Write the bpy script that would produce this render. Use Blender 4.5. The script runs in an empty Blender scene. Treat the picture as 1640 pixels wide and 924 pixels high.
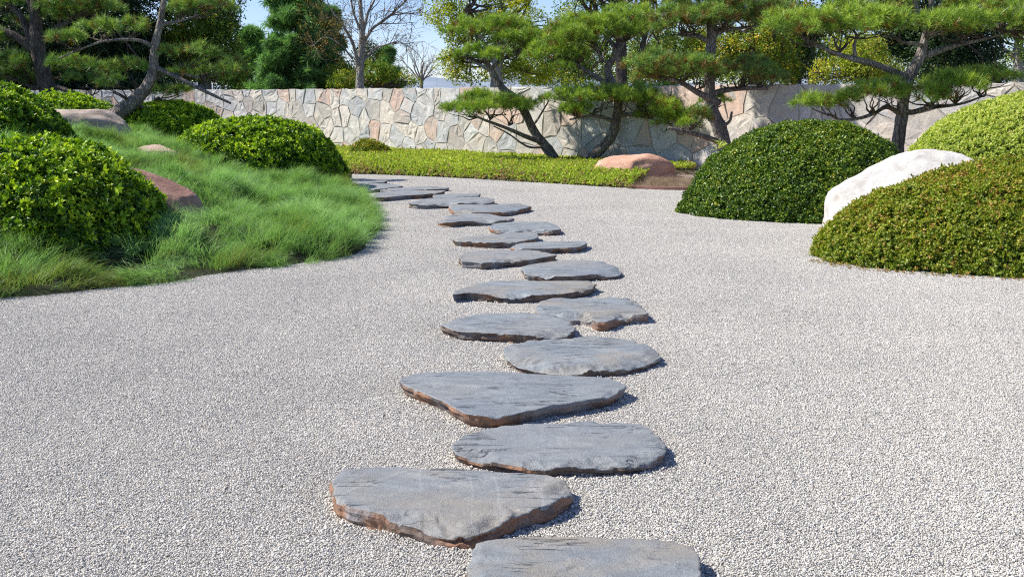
import bpy, math
import numpy as np
from mathutils import Vector, Matrix

scene = bpy.context.scene
COL = scene.collection
rad = math.radians

# ------------------------------------------------------------------ camera, sky, sun, exposure
F, CX, CY, HOR, EYE = 1759.0, 820.0, 462.0, 159.0, 1.5
PITCH = math.atan((CY - HOR) / F)
cam_d = bpy.data.cameras.new('camera')
cam = bpy.data.objects.new('camera', cam_d); COL.objects.link(cam)
cam.location = (0, 0, EYE); cam.rotation_euler = (math.pi / 2 - PITCH, 0, 0)
cam_d.sensor_width = 36; cam_d.lens = 36 * F / 1640; cam_d.clip_end = 20000; cam_d.clip_start = 0.05
scene.camera = cam

SUN_EL, SUN_BACK = rad(46), rad(2)        # height of the sun; how far it stands behind the picture plane
sun_dir = Vector((-math.cos(SUN_EL) * math.cos(SUN_BACK), math.cos(SUN_EL) * math.sin(SUN_BACK), math.sin(SUN_EL)))
w = bpy.data.worlds.new('World'); scene.world = w; w.use_nodes = True
wn = w.node_tree.nodes; wn.clear()
wo = wn.new('ShaderNodeOutputWorld'); bg = wn.new('ShaderNodeBackground'); sky = wn.new('ShaderNodeTexSky')
sky.sky_type = 'NISHITA'; sky.sun_disc = False
sky.sun_elevation = SUN_EL; sky.sun_rotation = math.atan2(sun_dir.x, sun_dir.y)
sky.altitude = 1200; sky.air_density = 1.0; sky.dust_density = 0.0; sky.ozone_density = 4.0
bg.inputs[1].default_value = 0.085
tintn = wn.new('ShaderNodeMix'); tintn.data_type = 'RGBA'; tintn.blend_type = 'MULTIPLY'; tintn.inputs[0].default_value = 1.0; tintn.inputs[7].default_value = (1.07, 1.03, 1.20, 1)
w.node_tree.links.new(sky.outputs[0], tintn.inputs[6]); w.node_tree.links.new(tintn.outputs[2], bg.inputs[0]); w.node_tree.links.new(bg.outputs[0], wo.inputs[0])
sl = bpy.data.lights.new('sun', 'SUN'); sl.energy = 4.7; sl.angle = rad(0.53); sl.color = (1.0, 0.94, 0.85)
so = bpy.data.objects.new('sun', sl); COL.objects.link(so)
so.rotation_euler = sun_dir.to_track_quat('Z', 'Y').to_euler(); so.location = (-20, 5, 20)
scene.view_settings.view_transform = 'Standard'; scene.view_settings.look = 'None'
scene.view_settings.exposure = 0.72; scene.view_settings.gamma = 1.0
scene.cycles.use_denoising = False; scene.cycles.filter_width = 1.15; scene.cycles.max_bounces = 6; scene.cycles.transparent_max_bounces = 4

# ------------------------------------------------------------------ picture measurements to places on the ground
def ray(px, py):
    u = (px - CX) / F; v = (CY - py) / F
    return np.array([u, math.cos(PITCH) + v * math.sin(PITCH), -math.sin(PITCH) + v * math.cos(PITCH)])
def G(px, py, z=0.0):
    d = ray(px, py); t = (z - EYE) / d[2]
    return np.array([d[0] * t, d[1] * t, z])
def P(px, py, D):
    d = ray(px, py); t = D / d[1]
    return np.array([d[0] * t, D, EYE + d[2] * t])

# ------------------------------------------------------------------ small helpers
def props(o, label=None, cat=None, group=None, kind=None):
    for k, v in (('label', label), ('category', cat), ('group', group), ('kind', kind)):
        if v: o[k] = v
    return o
def empty(name, loc, label, cat, group=None):
    o = bpy.data.objects.new(name, None); COL.objects.link(o); o.location = loc; o.empty_display_size = 0.2
    return props(o, label, cat, group)
def link(name, me, mat=None, parent=None):
    o = bpy.data.objects.new(name, me); COL.objects.link(o)
    if mat is not None and not me.materials: me.materials.append(mat)
    if parent is not None:
        o.parent = parent; o.matrix_parent_inverse = Matrix.Translation(-Vector(world_loc(parent)))
    return o
def world_loc(o):
    v = Vector(o.location)
    if o.parent is not None: v = Vector((0, 0, 0))      # parts are built in world coordinates at the origin
    return v
def mesh(name, verts, faces, smooth=False, mats=None, fmat=None):
    me = bpy.data.meshes.new(name)
    me.from_pydata([tuple(map(float, v)) for v in verts], [], [tuple(int(i) for i in f) for f in faces])
    if smooth: me.polygons.foreach_set('use_smooth', [True] * len(me.polygons))
    for m in (mats or []): me.materials.append(m)
    if fmat is not None: me.polygons.foreach_set('material_index', list(map(int, fmat)))
    me.update(); return me
def mesh_tris(name, V, T, attrs=None):
    """fast triangle mesh from numpy arrays"""
    me = bpy.data.meshes.new(name)
    me.vertices.add(len(V)); me.vertices.foreach_set('co', np.asarray(V, np.float32).ravel())
    me.loops.add(len(T) * 3); me.loops.foreach_set('vertex_index', np.asarray(T, np.int32).ravel())
    me.polygons.add(len(T)); me.polygons.foreach_set('loop_start', np.arange(len(T), dtype=np.int32) * 3)
    for k, a in (attrs or {}).items():
        at = me.attributes.new(k, 'FLOAT', 'POINT'); at.data.foreach_set('value', np.asarray(a, np.float32))
    me.update(calc_edges=True); me.validate(); return me

def vnoise(p, seed=0):
    """value noise, p (n,3) -> (n,) in -1..1"""
    p = np.asarray(p, np.float64); i = np.floor(p).astype(np.int64); f = p - i; f = f * f * (3 - 2 * f)
    def h(x, y, z):
        n = (x * 73856093) ^ (y * 19349663) ^ (z * 83492791) ^ (seed * 2654435761 & 0xffffffff)
        n = (n ^ (n >> 13)) * 1274126177 & 0xffffffff
        n = (n ^ (n >> 16)) * 2246822519 & 0xffffffff
        n = n ^ (n >> 15)
        return (n & 0xffffff) / float(0xffffff) * 2 - 1
    r = 0
    for dx in (0, 1):
        for dy in (0, 1):
            for dz in (0, 1):
                wgt = (f[:, 0] if dx else 1 - f[:, 0]) * (f[:, 1] if dy else 1 - f[:, 1]) * (f[:, 2] if dz else 1 - f[:, 2])
                r = r + wgt * h(i[:, 0] + dx, i[:, 1] + dy, i[:, 2] + dz)
    return r
def fbm(p, seed=0, oct=4):
    p = np.asarray(p, float); r = 0; a = 1; s = 0
    for k in range(oct):
        r = r + a * vnoise(p * 2 ** k, seed + k); s += a; a *= 0.5
    return r / s
def inpoly(pts, poly):
    x, y = pts[:, 0], pts[:, 1]; c = np.zeros(len(pts), bool); n = len(poly)
    for i in range(n):
        x1, y1 = poly[i][:2]; x2, y2 = poly[(i + 1) % n][:2]
        k = ((y1 > y) != (y2 > y)) & (x < (x2 - x1) * (y - y1) / ((y2 - y1) or 1e-9) + x1)
        c ^= k
    return c
def dist_line(pts, line):
    d = np.full(len(pts), 1e9)
    for a, b in zip(line[:-1], line[1:]):
        a = np.array(a[:2]); b = np.array(b[:2]); ab = b - a
        t = np.clip(((pts[:, :2] - a) @ ab) / (ab @ ab), 0, 1)
        d = np.minimum(d, np.linalg.norm(pts[:, :2] - a - t[:, None] * ab, axis=1))
    return d
def catmull(pts, n):
    pts = np.asarray(pts, float); P0 = np.vstack([2 * pts[0] - pts[1], pts, 2 * pts[-1] - pts[-2]])
    out = []
    for i in range(1, len(P0) - 2):
        for k in range(n):
            t = k / n
            out.append(0.5 * ((2 * P0[i]) + (-P0[i-1] + P0[i+1]) * t + (2*P0[i-1] - 5*P0[i] + 4*P0[i+1] - P0[i+2]) * t*t + (-P0[i-1] + 3*P0[i] - 3*P0[i+1] + P0[i+2]) * t**3))
    out.append(pts[-1]); return np.array(out)

# ------------------------------------------------------------------ materials
class NT:
    def __init__(s, name):
        s.m = bpy.data.materials.new(name); s.m.use_nodes = True; s.t = s.m.node_tree; s.n = s.t.nodes; s.n.clear()
        s.out = s.n.new('ShaderNodeOutputMaterial')
    def add(s, typ, ins=None, **kw):
        nd = s.n.new(typ)
        for k, v in kw.items(): setattr(nd, k, v)
        for k, v in (ins or {}).items():
            if isinstance(v, bpy.types.NodeSocket): s.t.links.new(v, nd.inputs[k])
            else: nd.inputs[k].default_value = v
        return nd
    def ramp(s, fac, stops, interp='LINEAR'):
        r = s.add('ShaderNodeValToRGB', {0: fac}); cr = r.color_ramp; cr.interpolation = interp
        while len(cr.elements) < len(stops): cr.elements.new(0.5)
        for e, (p, c) in zip(cr.elements, stops):
            e.position = p; e.color = (c[0], c[1], c[2], 1) if not isinstance(c, (int, float)) else (c, c, c, 1)
        return r.outputs[0]
    def mix(s, fac, a, b, mode='MIX'):
        nd = s.n.new('ShaderNodeMix'); nd.data_type = 'RGBA'; nd.blend_type = mode
        for k, v in ((0, fac), (6, a), (7, b)):
            if isinstance(v, bpy.types.NodeSocket): s.t.links.new(v, nd.inputs[k])
            else: nd.inputs[k].default_value = v if not (isinstance(v, tuple) and len(v) == 3) else (*v, 1)
        return nd.outputs[2]
    def math(s, op, a, b=0.0, c=0.0):
        return s.add('ShaderNodeMath', {0: a, 1: b, 2: c}, operation=op).outputs[0]
    def noise(s, vec, scale, detail=4, rough=0.55, dist=0.0):
        ins = {'Scale': scale, 'Detail': detail, 'Roughness': rough, 'Distortion': dist}
        if vec is not None: ins['Vector'] = vec
        return s.add('ShaderNodeTexNoise', ins).outputs[0]
    def coords(s, scale=(1, 1, 1), rnd=True):
        tc = s.add('ShaderNodeTexCoord').outputs['Object']
        mp = s.add('ShaderNodeMapping', {0: tc, 3: scale})
        if rnd:
            oi = s.add('ShaderNodeObjectInfo').outputs['Random']
            off = s.math('MULTIPLY', oi, 37.0)
            cmb = s.add('ShaderNodeCombineXYZ', {0: off, 1: off, 2: off}).outputs[0]
            s.t.links.new(cmb, mp.inputs[1])
        return mp.outputs[0]
    def bump(s, h, strength, dist=0.01, normal=None):
        ins = {'Height': h, 'Strength': strength, 'Distance': dist}
        if normal is not None: ins['Normal'] = normal
        return s.add('ShaderNodeBump', ins).outputs[0]
    def principled(s, col, rough=0.9, normal=None, spec=0.3):
        ins = {'Base Color': col if not isinstance(col, tuple) else (*col, 1), 'Roughness': rough, 'Specular IOR Level': spec}
        if normal is not None: ins['Normal'] = normal
        b = s.add('ShaderNodeBsdfPrincipled', ins)
        return b.outputs[0]
    def done(s, sh):
        s.t.links.new(sh, s.out.inputs[0]); return s.m

def leaf_mat(name, stops, trans=0.35, rough=0.45, spec=0.35, tcol=(1.0, 1.1, 0.35)):
    m = NT(name)
    a = m.add('ShaderNodeAttribute', attribute_type='INSTANCER', attribute_name='tint').outputs['Fac']
    b = m.add('ShaderNodeAttribute', attribute_type='GEOMETRY', attribute_name='leaf').outputs['Fac']
    t = m.math('ADD', a, m.math('MULTIPLY', m.math('SUBTRACT', b, 0.5), 0.35))
    col = m.ramp(t, stops)
    p = m.principled(col, rough, None, spec)
    tr = m.add('ShaderNodeBsdfTranslucent', {0: m.mix(1.0, col, (*tcol, 1), 'MULTIPLY')}).outputs[0]
    return m.done(m.add('ShaderNodeMixShader', {0: trans, 1: p, 2: tr}).outputs[0])

def slate_top_mat():
    m = NT('slate_top'); v = m.coords((1, 1, 1)); vs = m.coords((1.0, 1.9, 1))
    oi_ = m.add('ShaderNodeObjectInfo'); rnd = oi_.outputs['Random']; ocs = m.add('ShaderNodeSeparateColor', {0: oi_.outputs['Color']})
    n1 = m.noise(vs, 6, 10, 0.72, 0.5); n2 = m.noise(v, 2.2, 5, 0.6, 0.3); n3 = m.noise(v, 160, 3, 0.7)
    col = m.ramp(n1, [(0.3, (0.14, 0.16, 0.18)), (0.5, (0.23, 0.265, 0.285)), (0.68, (0.35, 0.375, 0.385))])
    tan = m.math('MULTIPLY', m.ramp(n2, [(0.42, 0.0), (0.62, 0.9)]), ocs.outputs[1])
    col = m.mix(tan, col, (0.34, 0.285, 0.205))
    blue = m.ramp(m.noise(v, 1.3, 3, 0.5), [(0.45, 0.0), (0.7, 0.5)])
    col = m.mix(blue, col, (0.145, 0.185, 0.24))
    col = m.mix(m.ramp(n3, [(0.3, 0.55), (0.55, 0.0)]), col, (0.13, 0.14, 0.155))
    col = m.mix(m.ramp(m.noise(m.coords((1, 1.4, 1)), 300, 2, 0.6), [(0.6, 0.0), (0.75, 0.6)]), col, (0.52, 0.53, 0.53))
    col = m.mix(m.math('MULTIPLY', rnd, 0.35), col, (0.29, 0.28, 0.265))
    # pale mineral veins
    wv = m.math('ABSOLUTE', m.math('SUBTRACT', m.noise(m.coords((1.0, 0.22, 1)), 1.5, 5, 0.5, 0.5), 0.47))
    col = m.mix(m.math('MULTIPLY', m.ramp(wv, [(0.0, 0.75), (0.0022, 0.5), (0.005, 0.0)]), ocs.outputs[0]), col, (0.5, 0.5, 0.5))
    # thin split lines
    cr = m.noise(m.coords((0.6, 4.5, 1)), 3.2, 6, 0.55, 0.8)
    crack = m.ramp(m.math('ABSOLUTE', m.math('SUBTRACT', cr, 0.5)), [(0.0, 1.0), (0.013, 0.0)])
    mask = m.ramp(m.noise(v, 4.0, 3), [(0.50, 0.0), (0.58, 1.0)])
    crack = m.math('MULTIPLY', crack, mask)
    col = m.mix(m.math('MULTIPLY', crack, 0.4), col, (0.07, 0.07, 0.075))
    h = m.math('ADD', m.math('MULTIPLY', n1, 1.3), m.math('MULTIPLY', n3, 0.22))
    h = m.math('SUBTRACT', h, m.math('MULTIPLY', crack, 0.6))
    nb = m.bump(h, 0.9, 0.02)
    return m.done(m.principled(col, 0.62, nb, 0.4))
def slate_side_mat():
    m = NT('slate_side'); v = m.coords((1, 1, 1)); vs = m.coords((2.6, 2.6, 11))
    n1 = m.noise(vs, 3, 6, 0.65, 0.2); n2 = m.noise(v, 4.5, 4, 0.6); oc = m.add('ShaderNodeSeparateColor', {0: m.add('ShaderNodeObjectInfo').outputs['Color']}).outputs[2]
    n2 = m.math('ADD', n2, m.math('MULTIPLY', oc, 0.15))
    col = m.ramp(n1, [(0.3, (0.07, 0.055, 0.047)), (0.5, (0.145, 0.11, 0.09)), (0.7, (0.23, 0.20, 0.175))])
    col = m.mix(m.ramp(n2, [(0.54, 0.0), (0.66, 0.75)]), col, (0.33, 0.17, 0.095))
    col = m.mix(m.ramp(m.noise(v, 3.1, 3), [(0.52, 0.0), (0.6, 0.8)]), col, (0.22, 0.225, 0.235))
    col = m.mix(m.ramp(m.noise(v, 90, 3), [(0.3, 0.6), (0.5, 0.0)]), col, (0.07, 0.06, 0.055))
    return m.done(m.principled(col, 0.85, m.bump(m.math('ADD', n1, m.math('MULTIPLY', m.noise(v, 70, 4), 0.5)), 0.9, 0.012)))
def rock_mat(name, stops, bump_s=0.8, scale=3.0, stretch=(1, 1, 1.6), speck=(0.1, 0.09, 0.08)):
    m = NT(name); v = m.coords(stretch)
    n1 = m.noise(v, scale, 8, 0.6, 0.3); n2 = m.noise(v, scale * 9, 6, 0.65)
    col = m.ramp(n1, stops)
    col = m.mix(m.ramp(n2, [(0.3, 0.5), (0.5, 0.0)]), col, speck)
    col = m.mix(m.ramp(m.noise(v, scale * 0.6, 3), [(0.5, 0.0), (0.75, 0.4)]), col, stops[-1][1])
    h = m.math('ADD', n1, m.math('MULTIPLY', n2, 0.45))
    return m.done(m.principled(col, 0.92, m.bump(h, bump_s, 0.04)))
def wall_stone_mat():
    m = NT('wall_stone'); v = m.coords((1, 1, 1))
    rnd = m.add('ShaderNodeObjectInfo').outputs['Random']
    base = m.ramp(rnd, [(0.0, (0.561, 0.518, 0.451)), (0.14, (0.610, 0.598, 0.561)), (0.26, (0.439, 0.458, 0.458)), (0.38, (0.647, 0.616, 0.555)),
                        (0.48, (0.525, 0.488, 0.427)), (0.58, (0.610, 0.439, 0.348)), (0.66, (0.549, 0.549, 0.537)), (0.76, (0.683, 0.622, 0.537)), (0.88, (0.464, 0.415, 0.366)), (0.94, (0.610, 0.470, 0.378))], 'CONSTANT')
    n1 = m.noise(v, 2.6, 7, 0.62, 0.4); n2 = m.noise(v, 24, 6, 0.65)
    col = m.mix(m.ramp(n1, [(0.35, 0.6), (0.55, 0.0)]), base, (0.34, 0.335, 0.33))
    col = m.mix(m.ramp(n1, [(0.55, 0.0), (0.75, 0.65)]), col, (0.56, 0.43, 0.34))
    col = m.mix(m.ramp(n2, [(0.3, 0.45), (0.5, 0.0)]), col, (0.26, 0.245, 0.225))
    h = m.math('ADD', m.math('MULTIPLY', n1, 1.3), m.math('MULTIPLY', n2, 0.5))
    return m.done(m.principled(col, 0.9, m.bump(h, 0.7, 0.03)))
def mortar_mat():
    m = NT('mortar'); v = m.coords((1, 1, 1), False)
    col = m.ramp(m.noise(v, 9, 5), [(0.3, (0.33, 0.31, 0.275)), (0.7, (0.50, 0.47, 0.42))])
    return m.done(m.principled(col, 0.95, m.bump(m.noise(v, 60, 4), 0.8, 0.01)))
def bark_mat(name, a, b, scale=9):
    m = NT(name); v = m.coords((1, 1, 0.35))
    n1 = m.noise(v, scale, 7, 0.65, 0.6); vo = m.add('ShaderNodeTexVoronoi', {'Vector': v, 'Scale': scale * 2.4}, feature='DISTANCE_TO_EDGE').outputs[0]
    col = m.ramp(n1, [(0.32, a), (0.68, b)])
    col = m.mix(m.ramp(vo, [(0.0, 0.7), (0.12, 0.0)]), col, tuple(c * 0.35 for c in a))
    h = m.math('ADD', m.math('MULTIPLY', m.ramp(vo, [(0.0, 0.0), (0.2, 1.0)]), 0.6), n1)
    return m.done(m.principled(col, 0.92, m.bump(h, 0.9, 0.03)))
def soil_mat(name, stops, scale=6):
    m = NT(name); v = m.coords((1, 1, 1), False)
    n1 = m.noise(v, scale, 8, 0.7); n2 = m.noise(v, scale * 14, 4, 0.7)
    col = m.ramp(n1, stops)
    col = m.mix(m.ramp(n2, [(0.35, 0.6), (0.55, 0.0)]), col, tuple(c * 0.5 for c in stops[0][1]))
    return m.done(m.principled(col, 0.97, m.bump(m.math('ADD', n1, n2), 0.8, 0.03)))
def gravel_grain_mat():
    m = NT('gravel_grain')
    t = m.add('ShaderNodeAttribute', attribute_type='GEOMETRY', attribute_name='leaf').outputs['Fac']
    col = m.ramp(t, [(0.0, (0.24, 0.235, 0.225)), (0.05, (0.36, 0.35, 0.34)), (0.12, (0.62, 0.60, 0.575)), (0.34, (0.52, 0.515, 0.51)), (0.48, (0.66, 0.61, 0.56)), (0.56, (0.68, 0.67, 0.655)), (0.70, (0.57, 0.55, 0.525)), (0.80, (0.44, 0.46, 0.48)), (0.90, (0.76, 0.745, 0.73))], 'CONSTANT')
    g = m.add('ShaderNodeNewGeometry').outputs['Position']
    big = m.ramp(m.noise(g, 0.8, 5, 0.6), [(0.3, (0.84, 0.835, 0.83)), (0.7, (1.0, 0.99, 0.97))])
    col = m.mix(1.0, m.mix(1.0, col, (0.985, 0.975, 0.925, 1), 'MULTIPLY'), big, 'MULTIPLY')
    return m.done(m.principled(col, 0.85, None, 0.25))
def ground_mat():
    m = NT('ground_surface'); g = m.add('ShaderNodeNewGeometry').outputs['Position']
    vo = m.add('ShaderNodeTexVoronoi', {'Vector': g, 'Scale': 130.0})
    c1 = m.ramp(vo.outputs['Color'], [(0.0, (0.30, 0.295, 0.28)), (0.4, (0.42, 0.41, 0.39)), (0.9, (0.52, 0.51, 0.50))])
    c2 = m.ramp(m.noise(g, 0.35, 8, 0.65), [(0.35, (0.09, 0.10, 0.045)), (0.65, (0.19, 0.165, 0.10))])
    sep = m.add('ShaderNodeSeparateXYZ', {0: g})
    far = m.ramp(m.math('MULTIPLY', sep.outputs[1], 0.01), [(0.262, 0.0), (0.272, 1.0)])
    return m.done(m.principled(m.mix(far, c1, c2), 0.95, m.bump(vo.outputs[0], 0.5, 0.005)))
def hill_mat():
    m = NT('hazed_scrub'); g = m.add('ShaderNodeNewGeometry').outputs['Position']
    col = m.ramp(m.noise(g, 0.006, 8, 0.6), [(0.3, (0.20, 0.25, 0.32)), (0.7, (0.27, 0.31, 0.37))])  # distance haze put into the scrub colour as blue-grey
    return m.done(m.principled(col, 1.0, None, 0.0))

M = dict(
    slate=slate_top_mat(), side=slate_side_mat(), wall=wall_stone_mat(), mortar=mortar_mat(),
    grain=gravel_grain_mat(), ground=ground_mat(), hill=hill_mat(),
    red_rock=rock_mat('red_sandstone', [(0.3, (0.42, 0.22, 0.155)), (0.5, (0.56, 0.32, 0.225)), (0.7, (0.62, 0.41, 0.31))]),
    brown_rock=rock_mat('brown_sandstone', [(0.3, (0.22, 0.115, 0.085)), (0.5, (0.32, 0.175, 0.13)), (0.7, (0.44, 0.28, 0.21))]),
    white_rock=rock_mat('white_granite', [(0.3, (0.36, 0.34, 0.30)), (0.46, (0.51, 0.49, 0.45)), (0.7, (0.57, 0.555, 0.52))], 0.5, 3.2, (1, 1, 1.4), (0.42, 0.40, 0.36)),
    tan_rock=rock_mat('tan_layered_rock', [(0.3, (0.28, 0.22, 0.17)), (0.5, (0.42, 0.34, 0.27)), (0.7, (0.52, 0.43, 0.35))], 1.0, 3.2, (1, 1, 4)),
    pink_rock=rock_mat('pink_flat_rock', [(0.3, (0.42, 0.29, 0.21)), (0.5, (0.52, 0.38, 0.29)), (0.7, (0.58, 0.46, 0.37))]),
    pine_bark=bark_mat('pine_bark', (0.12, 0.10, 0.085), (0.36, 0.32, 0.285)),
    grey_bark=bark_mat('grey_bark', (0.23, 0.21, 0.185), (0.48, 0.45, 0.41), 6),
    dark_bark=bark_mat('dark_bark', (0.05, 0.04, 0.034), (0.15, 0.125, 0.105)),
    twig=bark_mat('twig_bark', (0.07, 0.052, 0.038), (0.19, 0.15, 0.115)),
    soil=soil_mat('bed_soil', [(0.35, (0.10, 0.065, 0.05)), (0.65, (0.22, 0.15, 0.12))]),
    mulch=soil_mat('purple_mulch', [(0.35, (0.30, 0.22, 0.19)), (0.65, (0.50, 0.40, 0.36))], 11),
    turf_soil=soil_mat('turf_soil', [(0.35, (0.035, 0.05, 0.018)), (0.65, (0.075, 0.075, 0.035))]),
    core=soil_mat('shrub_shade', [(0.35, (0.018, 0.020, 0.010)), (0.65, (0.04, 0.038, 0.02))], 20),  # near-black core colour stands for the shade inside the shrubs
    board=rock_mat('edging', [(0.3, (0.17, 0.085, 0.065)), (0.7, (0.27, 0.15, 0.12))], 0.4),
    lush=leaf_mat('lush_leaf', [(0.0, (0.019, 0.058, 0.008)), (0.35, (0.059, 0.147, 0.012)), (0.6, (0.216, 0.378, 0.018)), (0.8, (0.454, 0.630, 0.028)), (1.0, (0.626, 0.756, 0.040))], 0.30, 0.42, 0.35),
    box=leaf_mat('box_leaf', [(0.0, (0.028, 0.067, 0.009)), (0.45, (0.084, 0.169, 0.016)), (0.75, (0.224, 0.323, 0.023)), (0.95, (0.291, 0.347, 0.035)), (1.0, (0.403, 0.381, 0.050))], 0.25, 0.34, 0.45),
    olive=leaf_mat('olive_leaf', [(0.0, (0.067, 0.100, 0.016)), (0.35, (0.167, 0.250, 0.023)), (0.7, (0.350, 0.400, 0.037)), (0.9, (0.40, 0.31, 0.055)), (1.0, (0.44, 0.25, 0.08))], 0.32, 0.42, 0.35),
    pale=leaf_mat('pale_leaf', [(0.0, (0.138, 0.213, 0.048)), (0.4, (0.385, 0.475, 0.081)), (0.8, (0.605, 0.663, 0.163)), (1.0, (0.750, 0.720, 0.293))], 0.4, 0.45, 0.3),
    cover=leaf_mat('cover_leaf', [(0.0, (0.397, 0.243, 0.188)), (0.2, (0.414, 0.333, 0.134)), (0.4, (0.306, 0.411, 0.067)), (0.8, (0.535, 0.622, 0.094)), (1.0, (0.643, 0.636, 0.160))], 0.4, 0.5, 0.2),
    needle=leaf_mat('pine_needle', [(0.0, (0.257, 0.099, 0.024)), (0.10, (0.200, 0.117, 0.024)), (0.2, (0.089, 0.183, 0.039)), (0.55, (0.224, 0.365, 0.054)), (1.0, (0.506, 0.633, 0.075))], 0.22, 0.4, 0.4, (1.0, 1.05, 0.3)),
    needle_dark=leaf_mat('dark_pine_needle', [(0.0, (0.290, 0.131, 0.035)), (0.12, (0.174, 0.131, 0.028)), (0.25, (0.062, 0.144, 0.046)), (0.6, (0.155, 0.287, 0.065)), (1.0, (0.417, 0.545, 0.091))], 0.2, 0.45, 0.3, (1.0, 1.05, 0.3)),
    blue_conifer=leaf_mat('blue_conifer_needle', [(0.0, (0.104, 0.183, 0.068)), (0.5, (0.205, 0.367, 0.127)), (1.0, (0.408, 0.635, 0.184))], 0.3, 0.6, 0.2, (0.8, 1.0, 0.6)),
    yellow_tree=leaf_mat('yellow_green_leaf', [(0.0, (0.123, 0.185, 0.024)), (0.5, (0.323, 0.400, 0.039)), (0.85, (0.585, 0.585, 0.055)), (1.0, (0.750, 0.616, 0.077))], 0.5, 0.4, 0.35),
    green_tree=leaf_mat('broad_green_leaf', [(0.0, (0.058, 0.108, 0.022)), (0.5, (0.146, 0.259, 0.034)), (0.85, (0.383, 0.453, 0.048)), (1.0, (0.764, 0.517, 0.075))], 0.4, 0.4, 0.35),
    dark_tree=leaf_mat('dark_tree_leaf', [(0.0, (0.012, 0.026, 0.012)), (0.6, (0.026, 0.058, 0.017)), (1.0, (0.066, 0.102, 0.024))], 0.12, 0.5, 0.25),
    autumn=leaf_mat('autumn_leaf', [(0.0, (0.11, 0.10, 0.03)), (0.5, (0.24, 0.19, 0.045)), (1.0, (0.42, 0.22, 0.08))], 0.35, 0.5, 0.2),
    grass=leaf_mat('fescue_blade', [(0.0, (0.230, 0.187, 0.056)), (0.18, (0.230, 0.312, 0.067)), (0.45, (0.213, 0.390, 0.112)), (0.75, (0.351, 0.562, 0.226)), (1.0, (0.612, 0.780, 0.373))], 0.5, 0.45, 0.3, (0.9, 1.0, 0.6)),
    straw=leaf_mat('dry_blade', [(0.0, (0.22, 0.15, 0.10)), (1.0, (0.46, 0.37, 0.27))], 0.2, 0.7, 0.1, (1, 0.9, 0.6)),
)

# ------------------------------------------------------------------ scattering of leaves, needles, blades, grains
def proto(name, V, T, leaf, mat):
    me = mesh_tris(name, V, T, {'leaf': leaf}); me.materials.append(mat)
    return bpy.data.objects.new(name, me)
def leaves_proto(name, mat, n, length, width, seed, up=(0.2, 1.0), base=0.0, fold=0.25, ball=0.0):
    """n small folded leaves growing round a shoot that points along +Z (or anywhere in a ball)"""
    r = np.random.default_rng(seed); V = []; T = []; L = []
    for k in range(n):
        az = r.uniform(0, 2 * np.pi); el = r.uniform(*up)
        L0 = length * r.uniform(0.7, 1.15); W0 = width * r.uniform(0.75, 1.15)
        if ball > 0:
            o = r.normal(size=3); o = o / np.linalg.norm(o) * ball * r.uniform(0.2, 1) ** 0.5
            d = r.normal(size=3) + o / ball * 0.6; d /= np.linalg.norm(d)
        else:
            d = np.array([np.cos(az) * np.cos(el), np.sin(az) * np.cos(el), np.sin(el)])
            o = np.array([0, 0, base * r.uniform(0, 1)]) + d * length * 0.08
        s = np.cross(d, r.normal(size=3) * (0.35 if ball == 0 else 1) + np.array([0, 0, 1.0])); s /= np.linalg.norm(s) + 1e-9
        up_ = np.cross(s, d)
        b = len(V); tip = o + d * L0 + up_ * (-0.12 * L0); mid = o + d * L0 * 0.55
        V += [o, mid + s * W0 / 2 + up_ * W0 * fold, tip, mid - s * W0 / 2 + up_ * W0 * fold, mid]
        T += [(b, b + 1, b + 4), (b + 1, b + 2, b + 4), (b + 2, b + 3, b + 4), (b + 3, b, b + 4)]
        L += [r.uniform(0, 1)] * 5
    return proto(name, np.array(V), np.array(T), L, mat)
def needles_proto(name, mat, n, length, width, seed, el=(0.1, 1.4), stem=0.05, droop=0.0):
    r = np.random.default_rng(seed); V = []; T = []; L = []
    for k in range(n):
        az = r.uniform(0, 2 * np.pi); e = r.uniform(*el)
        d = np.array([np.cos(az) * np.cos(e), np.sin(az) * np.cos(e), np.sin(e)]); l = length * r.uniform(0.7, 1.1)
        s = np.cross(d, r.normal(size=3)); s /= np.linalg.norm(s)
        o = np.array([0, 0, r.uniform(0, stem)]); tip = o + d * l - np.array([0, 0, droop * l])
        b = len(V); V += [o - s * width / 2, o + s * width / 2, o + d * l * 0.6 + s * width * 0.4, tip]
        T += [(b, b + 1, b + 2), (b, b + 2, b + 3)]
        L += [r.uniform(0, 1)] * 4
    return proto(name, np.array(V), np.array(T), L, mat)
def grass_proto(name, mat, n, length, width, seed, lean=0.6, spread=0.05, segs=4):
    r = np.random.default_rng(seed); V = []; T = []; L = []
    for k in range(n):
        o = np.array([r.normal() * spread, r.normal() * spread, 0]); l = length * r.uniform(0.55, 1.15)
        az = r.normal() * 0.75; e0 = rad(r.uniform(60, 88)); bend = lean * r.uniform(0.6, 1.5)
        side = np.array([-np.sin(az), np.cos(az), 0]); side = side * np.cos(0.9) + np.array([0, 0, 1]) * np.sin(r.uniform(-.9, .9)) * 0.5
        p = o.copy(); lv = r.uniform(0, 1); b = len(V)
        for i in range(segs + 1):
            w_ = width * (1 - i / segs) ** 0.7
            if i < segs: V += [p - side * w_ / 2, p + side * w_ / 2]; L += [lv * 0.8 + 0.05 + 0.12 * i / segs] * 2
            else: V += [p.copy()]; L += [lv]
            e = e0 - bend * ((i + 1) / segs) ** 1.3 * 1.5
            p = p + np.array([np.cos(az) * np.cos(e), np.sin(az) * np.cos(e), np.sin(e)]) * l / segs
        for i in range(segs - 1):
            a = b + 2 * i; T += [(a, a + 1, a + 3), (a, a + 3, a + 2)]
        a = b + 2 * (segs - 1); T += [(a, a + 1, a + 2)]
    return proto(name, np.array(V), np.array(T), L, mat)

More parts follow.
